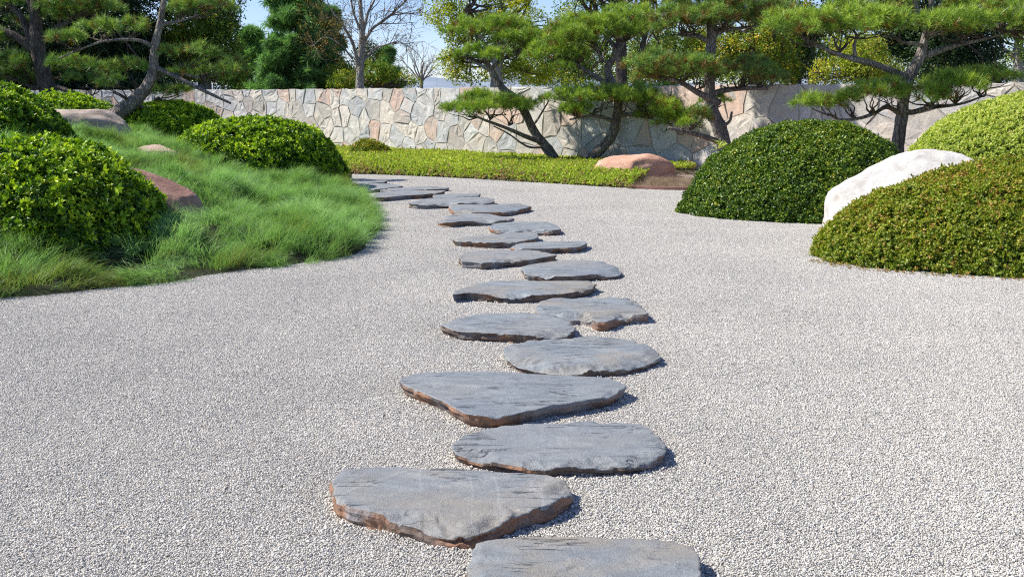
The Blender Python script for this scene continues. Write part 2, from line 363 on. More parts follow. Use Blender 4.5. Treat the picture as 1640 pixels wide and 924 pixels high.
_groups = {}
def scatter_group(protos):
    key = tuple(p.name for p in protos)
    if key in _groups: return _groups[key]
    g = bpy.data.node_groups.new('scatter_' + protos[0].name, 'GeometryNodeTree')
    g.interface.new_socket(name='Geometry', in_out='INPUT', socket_type='NodeSocketGeometry')
    g.interface.new_socket(name='Geometry', in_out='OUTPUT', socket_type='NodeSocketGeometry')
    n = g.nodes; l = g.links; gi = n.new('NodeGroupInput'); go = n.new('NodeGroupOutput')
    def attr(nm, typ):
        a = n.new('GeometryNodeInputNamedAttribute'); a.data_type = typ; a.inputs[0].default_value = nm; return a.outputs[0]
    rot = n.new('FunctionNodeEulerToRotation'); l.new(attr('rot', 'FLOAT_VECTOR'), rot.inputs[0])
    scl = attr('scl', 'FLOAT'); var = attr('var', 'FLOAT'); join = n.new('GeometryNodeJoinGeometry')
    for k, p in enumerate(protos):
        oi = n.new('GeometryNodeObjectInfo'); oi.inputs[0].default_value = p; oi.inputs[1].default_value = False
        cmp_ = n.new('FunctionNodeCompare'); cmp_.data_type = 'FLOAT'; cmp_.operation = 'EQUAL'
        cmp_.inputs[1].default_value = float(k); cmp_.inputs[12].default_value = 0.1
        l.new(var, cmp_.inputs[0])
        ip = n.new('GeometryNodeInstanceOnPoints')
        l.new(gi.outputs[0], ip.inputs['Points']); l.new(oi.outputs['Geometry'], ip.inputs['Instance'])
        l.new(cmp_.outputs[0], ip.inputs['Selection']); l.new(rot.outputs[0], ip.inputs['Rotation']); l.new(scl, ip.inputs['Scale'])
        l.new(ip.outputs[0], join.inputs[0])
    l.new(join.outputs[0], go.inputs[0])
    _groups[key] = g; return g
def scatter(name, pos, direc, scl, tint, protos, parent=None, seed=0, spin=True, yaw=None):
    r = np.random.default_rng(seed); n = len(pos)
    z = direc / (np.linalg.norm(direc, axis=1)[:, None] + 1e-9)
    if yaw is None:
        a = r.normal(size=(n, 3))
    else:
        a = np.stack([np.cos(yaw), np.sin(yaw), np.zeros(n)], 1)
    x = a - z * np.sum(a * z, 1)[:, None]; x /= np.linalg.norm(x, axis=1)[:, None] + 1e-9
    y = np.cross(z, x)
    rx = np.arctan2(y[:, 2], z[:, 2]); ry = np.arcsin(np.clip(-x[:, 2], -1, 1)); rz = np.arctan2(x[:, 1], x[:, 0])
    me = bpy.data.meshes.new(name); me.vertices.add(n); me.vertices.foreach_set('co', np.asarray(pos, np.float32).ravel())
    at = me.attributes.new('rot', 'FLOAT_VECTOR', 'POINT'); at.data.foreach_set('vector', np.stack([rx, ry, rz], 1).astype(np.float32).ravel())
    for k, v in (('scl', scl), ('tint', np.clip(tint, 0, 1)), ('var', r.integers(0, len(protos), n))):
        at = me.attributes.new(k, 'FLOAT', 'POINT'); at.data.foreach_set('value', np.asarray(v, np.float32) * np.ones(n, np.float32))
    o = link(name, me, None, parent)
    md = o.modifiers.new('scatter', 'NODES'); md.node_group = scatter_group(protos)
    o['kind'] = 'stuff'
    return o

# ------------------------------------------------------------------ GROUND
s = 6000
link('ground', mesh('ground', [(-s, -40, -0.012), (s, -40, -0.012), (s, s, -0.012), (-s, s, -0.012)], [(0, 1, 2, 3)]), M['ground'])['kind'] = 'structure'
hv = []; hf = []; nx = 160
for i in range(nx + 1):
    x = -3200 + 6400 * i / nx
    hh = 70 + 32 * fbm([[x / 420, 0.3, 0]], 5, 5)[0] + 0.010 * x
    for k, (yy, t) in enumerate(((3800, 0), (4050, 0.55), (4300, 1.0), (4900, 0))):
        hv.append((x, yy, -1 + max(4, hh) * t * (1 + 0.1 * math.sin(x * 0.02 + k))))
for i in range(nx):
    for k in range(3):
        a = i * 4 + k; hf.append((a, a + 4, a + 5, a + 1))
link('hills', mesh('hills', hv, hf, True), M['hill'])['kind'] = 'structure'

# --- mound with grass (left)
EDGE = [(-9.5, 5.6), tuple(G(-160, 492)[:2])] + [tuple(G(*p)[:2]) for p in ((0, 480), (70, 475), (150, 465), (280, 452), (400, 433), (500, 420), (560, 411), (588, 398), (600, 380), (607, 358), (600, 335), (575, 312), (552, 300))] + [(-3.3, 20.5), (-4.6, 24), (-6.6, 28), (-9.0, 31.0)]
MOUND = EDGE + [(-30, 34), (-30, 5.6)]
def mound_h(pts):
    d = dist_line(pts, EDGE) * np.where(inpoly(pts, MOUND), 1, -1)
    dd = np.maximum(d, 0)
    h = 1.12 * (1 - np.exp(-(dd / 3.6) ** 2.1)) + 0.04 * np.minimum(dd, 1) + 0.10 * (1 - np.exp(-dd / 0.15)) * np.exp(-dd / 0.6)
    pp = np.c_[pts[:, :2], np.zeros(len(pts))]
    h = h + np.minimum(dd, 0.5) * (0.26 * vnoise(pp * np.array([1.3, 1.3, 1]), 3) + 0.20 * vnoise(pp * 3.1, 8))
    return np.where(d > 0, h, -0.04)
gx = np.arange(-20, -1.0, 0.16); gy = np.arange(5, 33, 0.16)
XX, YY = np.meshgrid(gx, gy); pts = np.c_[XX.ravel(), YY.ravel()]
H = mound_h(pts); nxg = len(gx)
idx = np.arange(len(pts)).reshape(XX.shape)
quads = np.stack([idx[:-1, :-1], idx[:-1, 1:], idx[1:, 1:], idx[1:, :-1]], -1).reshape(-1, 4)
quads = quads[(H[quads] > 0).any(1)]
T = np.vstack([quads[:, [0, 1, 2]], quads[:, [0, 2, 3]]])
me = mesh_tris('mound', np.c_[pts, H], T); me.polygons.foreach_set('use_smooth', [True] * len(me.polygons))
link('mound', me, M['turf_soil'])['kind'] = 'structure'

# --- wall line and planting bed
WALL_PTS = [(-26, 38.5), (-16.8, 36.2), (-11, 34.8), (-8, 33.5), (-5.2, 31.4), (-2.2, 28.7), (0.8, 25.9), (3.7, 23.3), (5.8, 21.2), (9.0, 18.8), (13.5, 15.9)]
WL = catmull([(a, b, 0) for a, b in WALL_PTS], 12)[:, :2]
BED_FRONT = [tuple(G(*p)[:2]) for p in ((430, 272), (500, 276), (560, 279), (630, 281), (700, 284), (760, 287), (820, 291), (880, 294), (940, 298), (985, 301), (1010, 303))]
BED_FRONT2 = [tuple(G(*p)[:2]) for p in ((1010, 303), (1050, 304), (1100, 304))] + [(3.4, 17.2), (5.5, 15.8), (8, 15.2), (13, 15)]
bed_poly = BED_FRONT + BED_FRONT2[1:] + [tuple(p) for p in WL[::-1] if p[0] > -8.5]
def bed_h(pts):
    d = dist_line(pts, BED_FRONT + BED_FRONT2[1:]) * np.where(inpoly(pts, bed_poly), 1, -1)
    return np.where(d > 0, 0.012 + 0.02 * np.minimum(d, 1.5) / 1.5, -0.05)
gx = np.arange(-9, 13.5, 0.25); gy = np.arange(14.5, 34, 0.25)
XX, YY = np.meshgrid(gx, gy); pts = np.c_[XX.ravel(), YY.ravel()]; H = bed_h(pts)
idx = np.arange(len(pts)).reshape(XX.shape)
quads = np.stack([idx[:-1, :-1], idx[:-1, 1:], idx[1:, 1:], idx[1:, :-1]], -1).reshape(-1, 4)
quads = quads[(H[quads] > 0).any(1)]
link('planting_bed', mesh_tris('planting_bed', np.c_[pts, H], np.vstack([quads[:, [0, 1, 2]], quads[:, [0, 2, 3]]])), M['mulch'])['kind'] = 'structure'
eb_v = []; eb_f = []
bl = catmull([(a, b, 0) for a, b in [tuple(G(*p)[:2]) for p in ((1010, 302.5), (1050, 304.5), (1090, 305.5), (1125, 306))]], 6)[:, :2]
for i, p in enumerate(bl):
    t = bl[min(i + 1, len(bl) - 1)] - bl[max(i - 1, 0)]; t /= np.linalg.norm(t); nn = np.array([-t[1], t[0]])
    for o_, z in ((0, -0.05), (0, 0.055), (0.05, 0.06), (0.05, -0.05)): eb_v.append((*(p + nn * o_), z))
for i in range(len(bl) - 1):
    for k in range(4): a = i * 4 + k; b = i * 4 + (k + 1) % 4; eb_f.append((a, a + 4, b + 4, b))
eb_f += [(0, 1, 2, 3), tuple(len(eb_v) - 4 + k for k in (3, 2, 1, 0))]
props(link('edging_board', mesh('edging_board', eb_v, eb_f), M['board']), 'low reddish brown edging board between the gravel and the bare mulch by the red boulder', 'edging board')

# ------------------------------------------------------------------ GRAVEL (grains, as tiles of real stones)
def gravel_tile(seed, size=0.5, g=0.0061, step=0.0054):
    r = np.random.default_rng(seed)
    ph = (1 + 5 ** 0.5) / 2
    I = np.array([(-1, ph, 0), (1, ph, 0), (-1, -ph, 0), (1, -ph, 0), (0, -1, ph), (0, 1, ph), (0, -1, -ph), (0, 1, -ph), (ph, 0, -1), (ph, 0, 1), (-ph, 0, -1), (-ph, 0, 1)], float); I /= np.linalg.norm(I[0])
    FT = np.array([(0, 11, 5), (0, 5, 1), (0, 1, 7), (0, 7, 10), (0, 10, 11), (1, 5, 9), (5, 11, 4), (11, 10, 2), (10, 7, 6), (7, 1, 8), (3, 9, 4), (3, 4, 2), (3, 2, 6), (3, 6, 8), (3, 8, 9), (4, 9, 5), (2, 4, 11), (6, 2, 10), (8, 6, 7), (9, 8, 1)])
    k = int(size / step); step = size / k; gx, gy = np.meshgrid(np.arange(k), np.arange(k))
    c = np.c_[gx.ravel(), gy.ravel()].astype(float) * step - size / 2 + step / 2 + r.normal(size=(k * k, 2)) * step * 0.35
    n = len(c); z = r.uniform(-0.0035, 0.0035, n)
    sc = g * np.exp(r.normal(size=n) * 0.24) * 0.55
    V = I[None] * (1 + r.normal(size=(n, 12, 1)) * 0.16) * np.stack([sc, sc * r.uniform(0.7, 1, n), sc * r.uniform(0.45, 0.8, n)], 1)[:, None, :]
    a = r.uniform(0, 6.28, n); ca, sa = np.cos(a)[:, None], np.sin(a)[:, None]
    X = V[..., 0] * ca - V[..., 1] * sa; Y = V[..., 0] * sa + V[..., 1] * ca; Z = V[..., 2]
    tl = r.normal(size=(n, 1)) * 0.5; Y, Z = Y * np.cos(tl) - Z * np.sin(tl), Y * np.sin(tl) + Z * np.cos(tl)
    V = np.stack([X + c[:, :1], Y + c[:, 1:], Z + z[:, None]], -1).reshape(-1, 3)
    T = (FT[None] + (np.arange(n) * 12)[:, None, None]).reshape(-1, 3)
    return V, T, np.repeat(r.uniform(0, 1, n), 12)
tiles = []
for k in range(3):
    V, T, L = gravel_tile(100 + k); tiles.append(proto('gravel_tile', V, T, L, M['grain']))
tx, ty = np.meshgrid(np.arange(-14, 14, 0.5) + 0.25, np.arange(2.0, 26, 0.5) + 0.25)
tp = np.c_[tx.ravel(), ty.ravel()]
keep = (np.abs(tp[:, 0]) < tp[:, 1] * 0.52 + 1.0)
keep &= ~(inpoly(tp, MOUND) & (dist_line(tp, EDGE) > 0.5)) & ~(inpoly(tp, bed_poly) & (dist_line(tp, BED_FRONT + BED_FRONT2[1:]) > 0.5))
tp = tp[keep]; rg = np.random.default_rng(7)
gr = scatter('gravel', np.c_[tp, np.full(len(tp), 0.002)], np.tile([0, 0, 1.0], (len(tp), 1)), 1.0, 0.5, tiles, yaw=rg.integers(0, 4, len(tp)) * np.pi / 2)
props(gr, 'pale grey crushed gravel spread round the stepping stones', 'gravel', kind='stuff')

# ------------------------------------------------------------------ STEPPING STONES
def stepping_stone(i, pts, thick, label, seed, flake=0.5, lit=0.0):
    r = np.random.default_rng(seed); top = thick + 0.008
    W = np.array([G(x, y, top)[:2] for x, y in pts]); W = np.vstack([W, W[:1]])
    seg = np.linalg.norm(np.diff(W, axis=0), axis=1); L = seg.sum(); N = 200 if i < 8 else (140 if i < 14 else 96)
    cum = np.r_[0, np.cumsum(seg)]; t = np.arange(N) / N * L
    O = np.c_[np.interp(t, cum, W[:, 0]), np.interp(t, cum, W[:, 1])]
    for _ in range(1): O = 0.25 * np.roll(O, 1, 0) + 0.5 * O + 0.25 * np.roll(O, -1, 0)
    c = O.mean(0); q = np.c_[O, np.full(N, seed * 3.1)]
    nrm = O - c; nrm /= np.linalg.norm(nrm, axis=1)[:, None]
    O = O + nrm * (0.018 * fbm(q * 9, seed, 3) + 0.009 * fbm(q * 38, seed + 9, 3))[:, None]
    fr = [1.0, 0.992, 0.975, 0.95, 0.92, 0.885, 0.84, 0.78, 0.7, 0.6, 0.48, 0.34, 0.18]
    V = []; mats = []
    # edge band lowered in thin layers where the slate has flaked
    fl = np.clip(fbm(np.c_[O, np.zeros(N)] * 3.3, seed + 4, 3) * 1.6 + flake, 0, 1.2)
    front = np.clip(-nrm[:, 1] * 0.8 + 0.5, 0, 1)
    for f in fr:
        p = c + (O - c) * f
        e = (1 - f) / 0.32
        layer = np.clip(fl * (0.4 + 0.6 * front) - e + 0.35 * fbm(np.c_[p, np.zeros(N)] * 14, seed + 11, 2), 0, 1)
        drop = np.floor(layer * 3.6) / 3.6 * 0.55 * top
        z = top - drop + 0.0035 * fbm(np.c_[p, np.zeros(N)] * 3.0, seed + 2, 4) + 0.0016 * fbm(np.c_[p, np.zeros(N)] * 26, seed + 3, 2)
        if f == 1.0: z = z - 0.004
        V.append(np.c_[p, z])
    top_edge = V[0]
    RIMS.append(O + nrm * 0.008)
    rings = []
    ns = 7
    for k in range(1, ns + 1):
        t_ = k / ns
        off = 0.014 * vnoise(np.c_[O * 7, np.full(N, k * 1.1)], seed + 20 + k) + 0.006 * vnoise(np.c_[O * 22, np.full(N, k * 3.3)], seed + 40) - (0.002 if i in (1, 6, 12, 14) else 0.032) * t_ ** 0.8 + 0.003 * r.normal()
        p = O + nrm * off[:, None]
        z = top_edge[:, 2] * (1 - t_) + (-0.035) * t_
        rings.append(np.c_[p, z])
    allr = rings[::-1] + V
    A = np.vstack(allr + [np.array([[c[0], c[1], top]])]); nr = len(allr)
    T = []; fm = []
    k = np.arange(N); k2 = (k + 1) % N
    for j in range(nr - 1):
        a = j * N + k; b = j * N + k2; cc = (j + 1) * N + k2; d = (j + 1) * N + k
        T.append(np.c_[a, b, cc]); T.append(np.c_[a, cc, d]); fm += [1 if j < ns else 0] * (2 * N)
    T.append(np.c_[(nr - 1) * N + k, (nr - 1) * N + k2, np.full(N, len(A) - 1)]); fm += [0] * N
    A = A - np.array([c[0], c[1], 0])
    me = mesh_tris('stepping_stone', A, np.vstack(T))
    me.materials.append(M['slate']); me.materials.append(M['side'])
    me.polygons.foreach_set('material_index', np.array(fm, np.int32))
    sm = np.array(fm) == 0; me.polygons.foreach_set('use_smooth', sm.tolist())
    o = link('stepping_stone', me); o.location = (c[0], c[1], 0)
    o.color = (1.0 if i == 0 else (0.35 if i == 1 else 0.0), (1.0, 0.7, 0.25, 0.2, 0.6, 0.25, 0.7, 0.8)[i] if i < 8 else float(r.uniform(0.1, 0.7)), {1: 0.9, 3: 0.7, 6: 1.0, 14: 1.0, 11: 0.8, 10: 0.6, 12: 0.3}.get(i, 0.0), 1)
    props(o, label, 'stepping stone', 'slate stepping stones crossing the gravel')
z1 = lambda L: [(540 + x / 4.3158, 270 + y / 4.3158) for x, y in L]
z2 = lambda L: [(690 + x / 4.018, 330 + y / 4.018) for x, y in L]
z3 = lambda L: [(620 + x / 3.4167, 520 + y / 3.4167) for x, y in L]
RIMS = []
STONES = [
 ([(751, 885), (757, 869), (775, 862), (860, 860), (1000, 861), (1080, 867), (1110, 874), (1121, 884), (1127, 925), (1130, 965), (1100, 1005), (980, 1020), (840, 1012), (765, 985), (746, 930)], 0.060, 'nearest grey slate stepping stone, cut off by the bottom edge of the view', 0.1),
 ([(530, 788), (535, 765), (546, 751), (600, 747), (700, 749), (800, 755), (880, 760), (905, 768), (919, 778), (915, 789), (880, 807), (850, 815), (800, 833), (760, 846), (725, 850), (700, 846), (650, 833), (600, 820), (560, 810), (537, 800)], 0.062, 'large blue grey slate slab with orange front edge, second stepping stone from the bottom', 0.15),
 (z3([(350, 660), (420, 608), (560, 562), (700, 542), (860, 533), (1100, 530), (1250, 533), (1380, 545), (1440, 565), (1470, 600), (1525, 630), (1532, 665), (1520, 695), (1440, 725), (1300, 750), (1200, 752), (1060, 760), (900, 765), (760, 765), (640, 748), (560, 725), (430, 700), (380, 685)]), 0.055, 'long oval slate stone with flaked layered front lip, third stepping stone from the bottom', 0.75),
 (z3([(60, 298), (150, 268), (300, 257), (500, 254), (700, 262), (900, 275), (1100, 284), (1225, 290), (1250, 305), (1305, 328), (1315, 342), (1240, 372), (1200, 392), (1050, 420), (900, 440), (780, 468), (700, 488), (640, 500), (540, 500), (430, 485), (400, 468), (320, 420), (240, 388), (150, 350), (90, 325)]), 0.062, 'widest slate stepping stone, a pointed triangular slab with orange left edge', 0.2),
 (z3([(635, 120), (720, 93), (820, 78), (960, 68), (1100, 63), (1200, 68), (1350, 85), (1440, 112), (1495, 140), (1490, 158), (1440, 190), (1330, 218), (1200, 228), (1120, 235), (1000, 245), (900, 238), (800, 222), (720, 205), (650, 175)]), 0.058, 'rounded oval slate stepping stone just behind the wide triangular slab', 0.8),
 (z2([(60, 765), (160, 725), (280, 700), (400, 690), (600, 688), (740, 695), (820, 710), (890, 745), (935, 780), (900, 802), (800, 822), (700, 833), (600, 825), (400, 815), (220, 808), (180, 805), (120, 790)]), 0.058, 'slate stepping stone with brown front face, left of the notched rusty stone', 0.2),
 (z2([(680, 640), (700, 610), (790, 592), (1000, 590), (1200, 585), (1280, 590), (1340, 620), (1380, 660), (1390, 690), (1280, 702), (1200, 715), (1130, 745), (1070, 745), (1030, 720), (960, 706), (900, 710), (800, 690), (700, 683)]), 0.062, 'notched slate stepping stone with a rust orange block at its right front corner', 0.3),
 (z2([(130, 570), (180, 535), (300, 500), (400, 480), (560, 477), (700, 482), (900, 478), (1020, 480), (1070, 500), (1040, 520), (950, 545), (850, 563), (700, 570), (500, 572), (350, 565), (200, 550)]), 0.062, 'long leaf shaped slate stepping stone with tan patch, pointed at its left end', 0.1),
 (z2([(580, 395), (620, 380), (750, 358), (850, 347), (1000, 347), (1120, 358), (1200, 385), (1230, 415), (1200, 430), (1050, 438), (900, 452), (760, 452), (680, 445), (610, 438)]), 0.055, 'pale oval slate stepping stone at the right bend of the path', 0.3),
 (z2([(175, 325), (210, 300), (330, 284), (500, 281), (650, 282), (770, 295), (812, 315), (760, 325), (650, 345), (500, 350), (400, 362), (330, 366), (260, 358), (200, 356)]), 0.062, 'oval slate stepping stone with dark thick front, left of the pale oval stone', 0.2),
 (z2([(520, 260), (560, 240), (700, 230), (850, 227), (1000, 223), (1012, 238), (960, 262), (880, 268), (700, 272), (560, 274)]), 0.058, 'narrow slate stepping stone with a tan spot on its front, reaching out to the right', 0.1),
 (z2([(137, 217), (250, 195), (400, 185), (520, 174), (640, 168), (685, 178), (692, 200), (660, 215), (560, 230), (400, 235), (280, 228), (180, 222)]), 0.062, 'slate stepping stone with flaky red brown left front, chipped at its right end', 0.3),
 (z2([(375, 130), (400, 114), (500, 103), (650, 99), (760, 102), (800, 120), (838, 150), (780, 156), (650, 155), (490, 158), (430, 155)]), 0.06, 'flat pale blue slate stepping stone with a cream coloured left corner', 0.1),
 (z2([(40, 90), (80, 70), (160, 54), (250, 45), (380, 50), (470, 66), (535, 80), (480, 92), (350, 95), (200, 98), (130, 106), (80, 102)]), 0.062, 'slate stepping stone with a dark broken tip at its left end', 0.2),
 (z1([(770, 255), (800, 247), (1000, 249), (1150, 244), (1260, 238), (1300, 252), (1345, 262), (1280, 278), (1180, 297), (1100, 300), (950, 300), (830, 295), (790, 285)]), 0.062, 'slate stepping stone with a bright orange left corner', 0.1),
 (z1([(490, 235), (560, 215), (650, 205), (850, 199), (1000, 197), (1080, 208), (1092, 222), (1000, 233), (850, 239), (700, 242), (600, 246), (530, 245)]), 0.07, 'long thick slate stepping stone overhanging dark shade on its front', 0.1),
 (z1([(660, 185), (750, 177), (900, 174), (995, 174), (980, 186), (850, 196), (780, 200), (670, 203)]), 0.05, 'thin slate stepping stone with a pinkish left end, far along the path', 0.1),
 (z1([(230, 190), (300, 163), (450, 153), (600, 150), (755, 153), (720, 165), (600, 180), (480, 185), (380, 195), (300, 200), (250, 199)]), 0.062, 'long low slate stepping stone with a notch in its back edge, near the grass', 0.1),
 (z1([(290, 150), (350, 138), (500, 128), (650, 122), (785, 133), (700, 142), (500, 149), (350, 156)]), 0.05, 'slate stepping stone with a straight back edge pointing right, partly behind the long low stone', 0.1),
 (z1([(85, 132), (150, 115), (270, 103), (380, 105), (460, 120), (400, 130), (300, 140), (180, 150), (100, 152)]), 0.055, 'bluish slate stepping stone in the shadow of the round shrub', 0.1),
 (z1([(25, 108), (120, 91), (250, 87), (355, 82), (320, 94), (180, 104), (80, 112)]), 0.05, 'thin slate stepping stone farthest but one, with a raised right tip', 0.1),
 (z1([(-70, 96), (-20, 82), (50, 80), (85, 82), (60, 90), (0, 98)]), 0.045, 'farthest slate stepping stone, half hidden behind the round shrub', 0.1),
]
for i, (pts_, th, lb, fk) in enumerate(STONES):
    stepping_stone(i, pts_, th, lb, 11 + i, fk)

V, T, L = gravel_tile(140, 0.034, 0.0085, 0.0075); hp = [proto('gravel_heap', V, T, L, M['grain'])]
rr = np.random.default_rng(141); pr = []
for O in RIMS[:14]:
    k = rr.uniform(0, 1, len(O)) < 0.45; pr.append(O[k] + rr.normal(size=(k.sum(), 2)) * 0.012)
pr = np.vstack(pr); n = len(pr)
props(scatter('loose_gravel', np.c_[pr, rr.uniform(-0.001, 0.006, n)], np.tile([0, 0, 1.0], (n, 1)) + rr.normal(size=(n, 3)) * 0.25, rr.uniform(0.8, 1.2, n), 0.5, hp, None, 2), 'loose gravel grains banked against the edges of the slate stones', 'gravel', kind='stuff')

# ------------------------------------------------------------------ STONE WALL
WALL_H = 1.785
seg = np.linalg.norm(np.diff(WL, axis=0), axis=1); CU = np.r_[0, np.cumsum(seg)]; LW = CU[-1]
def wpt(u):
    x = np.interp(u, CU, WL[:, 0]); y = np.interp(u, CU, WL[:, 1])
    x2 = np.interp(u + 0.05, CU, WL[:, 0]); y2 = np.interp(u + 0.05, CU, WL[:, 1]); x1 = np.interp(u - 0.05, CU, WL[:, 0]); y1 = np.interp(u - 0.05, CU, WL[:, 1])
    t = np.array([x2 - x1, y2 - y1]); t /= np.linalg.norm(t) + 1e-9
    return np.array([x, y]), np.array([t[1], -t[0]])          # normal towards the garden
wall = empty('stone_wall', (WL[70][0], WL[70][1], 0), 'long curved garden wall of irregular pale flagstones behind the pines', 'wall')
bv = []; bf = []
us = np.linspace(0, LW, 90)
for u in us:
    p, n_ = wpt(u)
    for o_, z in ((0, -0.2), (0, WALL_H - 0.02), (-0.38, WALL_H - 0.02), (-0.38, -0.2)): bv.append((*(p + n_ * o_), z))
for i in range(len(us) - 1):
    for k in range(4): a = i * 4 + k; b = i * 4 + (k + 1) % 4; bf.append((a, b, b + 4, a + 4))
bf += [(3, 2, 1, 0), tuple(len(bv) - 4 + k for k in range(4))]
mo = link('mortar_core', mesh('mortar_core', bv, bf), M['mortar'], wall)
rw = np.random.default_rng(21)
px_of_u = lambda u: CX + wpt(u)[0][0] / wpt(u)[0][1] * F
sites = []
u = 6.0
while u < LW - 0.6:
    frac = min(1, max(0, (u - 22) / 14)); cw = 0.40 + 0.18 * frac; ch = 0.46 + 0.16 * frac
    v = rw.uniform(0.0, ch * 0.6)
    while v < WALL_H + 0.1:
        sites.append((u + rw.uniform(-0.45, 0.45) * cw, v + rw.uniform(-0.25, 0.25) * ch))
        v += ch * rw.uniform(0.62, 1.4)
    u += cw * rw.uniform(0.8, 1.15)
sites = np.array(sites)
extra = sites[rw.uniform(0, 1, len(sites)) < 0.12] + rw.normal(size=(1, 2)) * 0.01 + np.array([0.19, 0.2]); sites = np.vstack([sites, extra[extra[:, 1] < WALL_H]])
wts = rw.uniform(-0.022, 0.03, len(sites))
ST = []
for i, sp in enumerate(sites):
    poly = [np.array(p) for p in ((sp[0] - 1.2, 0.0), (sp[0] + 1.2, 0.0), (sp[0] + 1.2, WALL_H), (sp[0] - 1.2, WALL_H))]
    nb = np.argsort(np.sum((sites - sp) ** 2, 1))[1:22]
    for j in nb:
        q = sites[j]; mid = (sp + q) / 2; d = q - sp; gap = 0.0035; dl = np.linalg.norm(d)
        lim = d @ mid - gap * dl + (wts[i] - wts[j]) / 2
        new = []
        for a, b in zip(poly, poly[1:] + poly[:1]):
            da, db = d @ a - lim, d @ b - lim
            if da <= 0: new.append(a)
            if da * db < 0: new.append(a + (b - a) * da / (da - db))
        poly = new
        if len(poly) < 3: break
    if len(poly) < 3: continue
    pl = np.array(poly); ar = 0.5 * abs(np.dot(pl[:, 0], np.roll(pl[:, 1], -1)) - np.dot(pl[:, 1], np.roll(pl[:, 0], -1)))
    if ar < 0.006: continue
    # irregular outline: each long side broken once
    out = []
    for a, b in zip(poly, poly[1:] + poly[:1]):
        out.append(a); l_ = np.linalg.norm(b - a)
        if l_ > 0.14:
            t_ = rw.uniform(0.3, 0.7); m_ = a + (b - a) * t_; nn = np.array([-(b - a)[1], (b - a)[0]]) / l_
            m_ = m_ + nn * rw.uniform(-0.002, 0.03) * min(1, l_ / 0.3); out.append(m_)
    ST.append(np.clip(np.array(out), [-1e9, 0.0], [1e9, WALL_H]))
vis = sorted(ST, key=lambda s_: 0)
near = [s_ for s_ in ST if -10 < px_of_u(s_[:, 0].mean()) < 1665 and not (1180 < px_of_u(s_[:, 0].mean()) < 1400 and s_[:, 1].max() < 0.7)]
print('wall stones', len(ST), 'in view', len(near))
def wall_stone_geo(pl):
    n = len(pl); c = pl.mean(0); th = rw.uniform(0.010, 0.030); tilt = rw.normal(size=2) * 0.028
    V = []
    for p in pl: V.append((p[0], p[1], -0.01))
    for p in pl:
        d = c - p; q = p + d / np.linalg.norm(d) * rw.uniform(0.004, 0.010)
        V.append((q[0], q[1], th + (q - c) @ tilt))
    for p in pl:
        q = c + (p - c) * 0.5
        V.append((q[0], q[1], th + (q - c) @ tilt + rw.normal() * 0.006))
    V.append((c[0], c[1], th + rw.normal() * 0.007))
    Fc = [(k, (k + 1) % n, n + (k + 1) % n, n + k) for k in range(n)] + [(n + k, n + (k + 1) % n, 2 * n + (k + 1) % n, 2 * n + k) for k in range(n)] + [(2 * n + k, 2 * n + (k + 1) % n, 3 * n) for k in range(n)]
    W_ = []
    for u_, v_, t_ in V:
        p, n_ = wpt(u_); p = p + n_ * t_; W_.append((p[0], p[1], v_))
    return np.array(W_), Fc
restV = []; restF = []
near_ids = set(id(s_) for s_ in near[:300])
near_c = [s_ for s_ in near]
for s_ in ST:
    Vw, Fw = wall_stone_geo(s_)
    if id(s_) in near_ids:
        c = Vw.mean(0); c_ = c.copy()
        me = mesh('stone', Vw - c_, Fw); me.materials.append(M['wall'])
        o = link('stone', me, None, wall); o.location = c_
    else:
        b = sum(len(v) for v in restV); restV.append(Vw); restF += [tuple(b + i for i in f) for f in Fw]
if restV:
    o = link('stone', mesh('stone', np.vstack(restV), restF), M['wall'], wall); o['kind'] = 'stuff'

# ------------------------------------------------------------------ ROCKS
def rock(name, c, dims, seed, mat, label, planes=9, noise=0.10, rotz=0.0, shear=0.0, sub=5, top_cut=None, boxy=2.0):
    import bmesh
    bm = bmesh.new(); bmesh.ops.create_icosphere(bm, subdivisions=sub, radius=1)
    V = np.array([v.co[:] for v in bm.verts]); r = np.random.default_rng(seed)
    V = V * ((np.abs(V) ** boxy).sum(1) ** (-1 / boxy))[:, None]
    for k in range(planes):
        n_ = r.normal(size=3); n_[2] = abs(n_[2]) * 0.8; n_ /= np.linalg.norm(n_); d = r.uniform(0.68, 0.93)
        e = V @ n_ - d; V = V - np.outer(np.maximum(e, 0) * 0.9, n_)
    if top_cut:
        n_ = np.array(top_cut[0], float); n_ /= np.linalg.norm(n_); e = V @ n_ - top_cut[1]; V = V - np.outer(np.maximum(e, 0) * 0.93, n_)
    V = V * (1 + noise * fbm(V * 1.7 + seed, seed, 3) + 0.025 * fbm(V * 7 + seed, seed + 5, 3))[:, None]
    V[:, 2] += shear * V[:, 0]
    V = V * np.array(dims)
    ca, sa = math.cos(rotz), math.sin(rotz)
    V = np.c_[V[:, 0] * ca - V[:, 1] * sa, V[:, 0] * sa + V[:, 1] * ca, V[:, 2]]
    fs = [tuple(v.index for v in f.verts) for f in bm.faces]; bm.free()
    me = mesh_tris(name, V, np.array(fs)); me.polygons.foreach_set('use_smooth', [True] * len(me.polygons))
    o = link(name, me, mat); o.location = c
    return props(o, label, 'rock')
p = G(1012, 286); rock('boulder', (p[0] - 0.06, p[1] + 0.05, 0.0), (0.92, 0.55, 0.54), 4, M['red_rock'], 'rounded red sandstone boulder with a crack, lying at the edge of the ground cover', shear=0.0, boxy=2.4)
rock('boulder', (4.80, 13.05, 0.0), (1.04, 0.8, 0.93), 9, M['white_rock'], 'large smooth white boulder wedged between two clipped dark shrubs', 3, 0.03, sub=6, top_cut=((-0.25, -0.1, 1), 0.86), boxy=2.5)
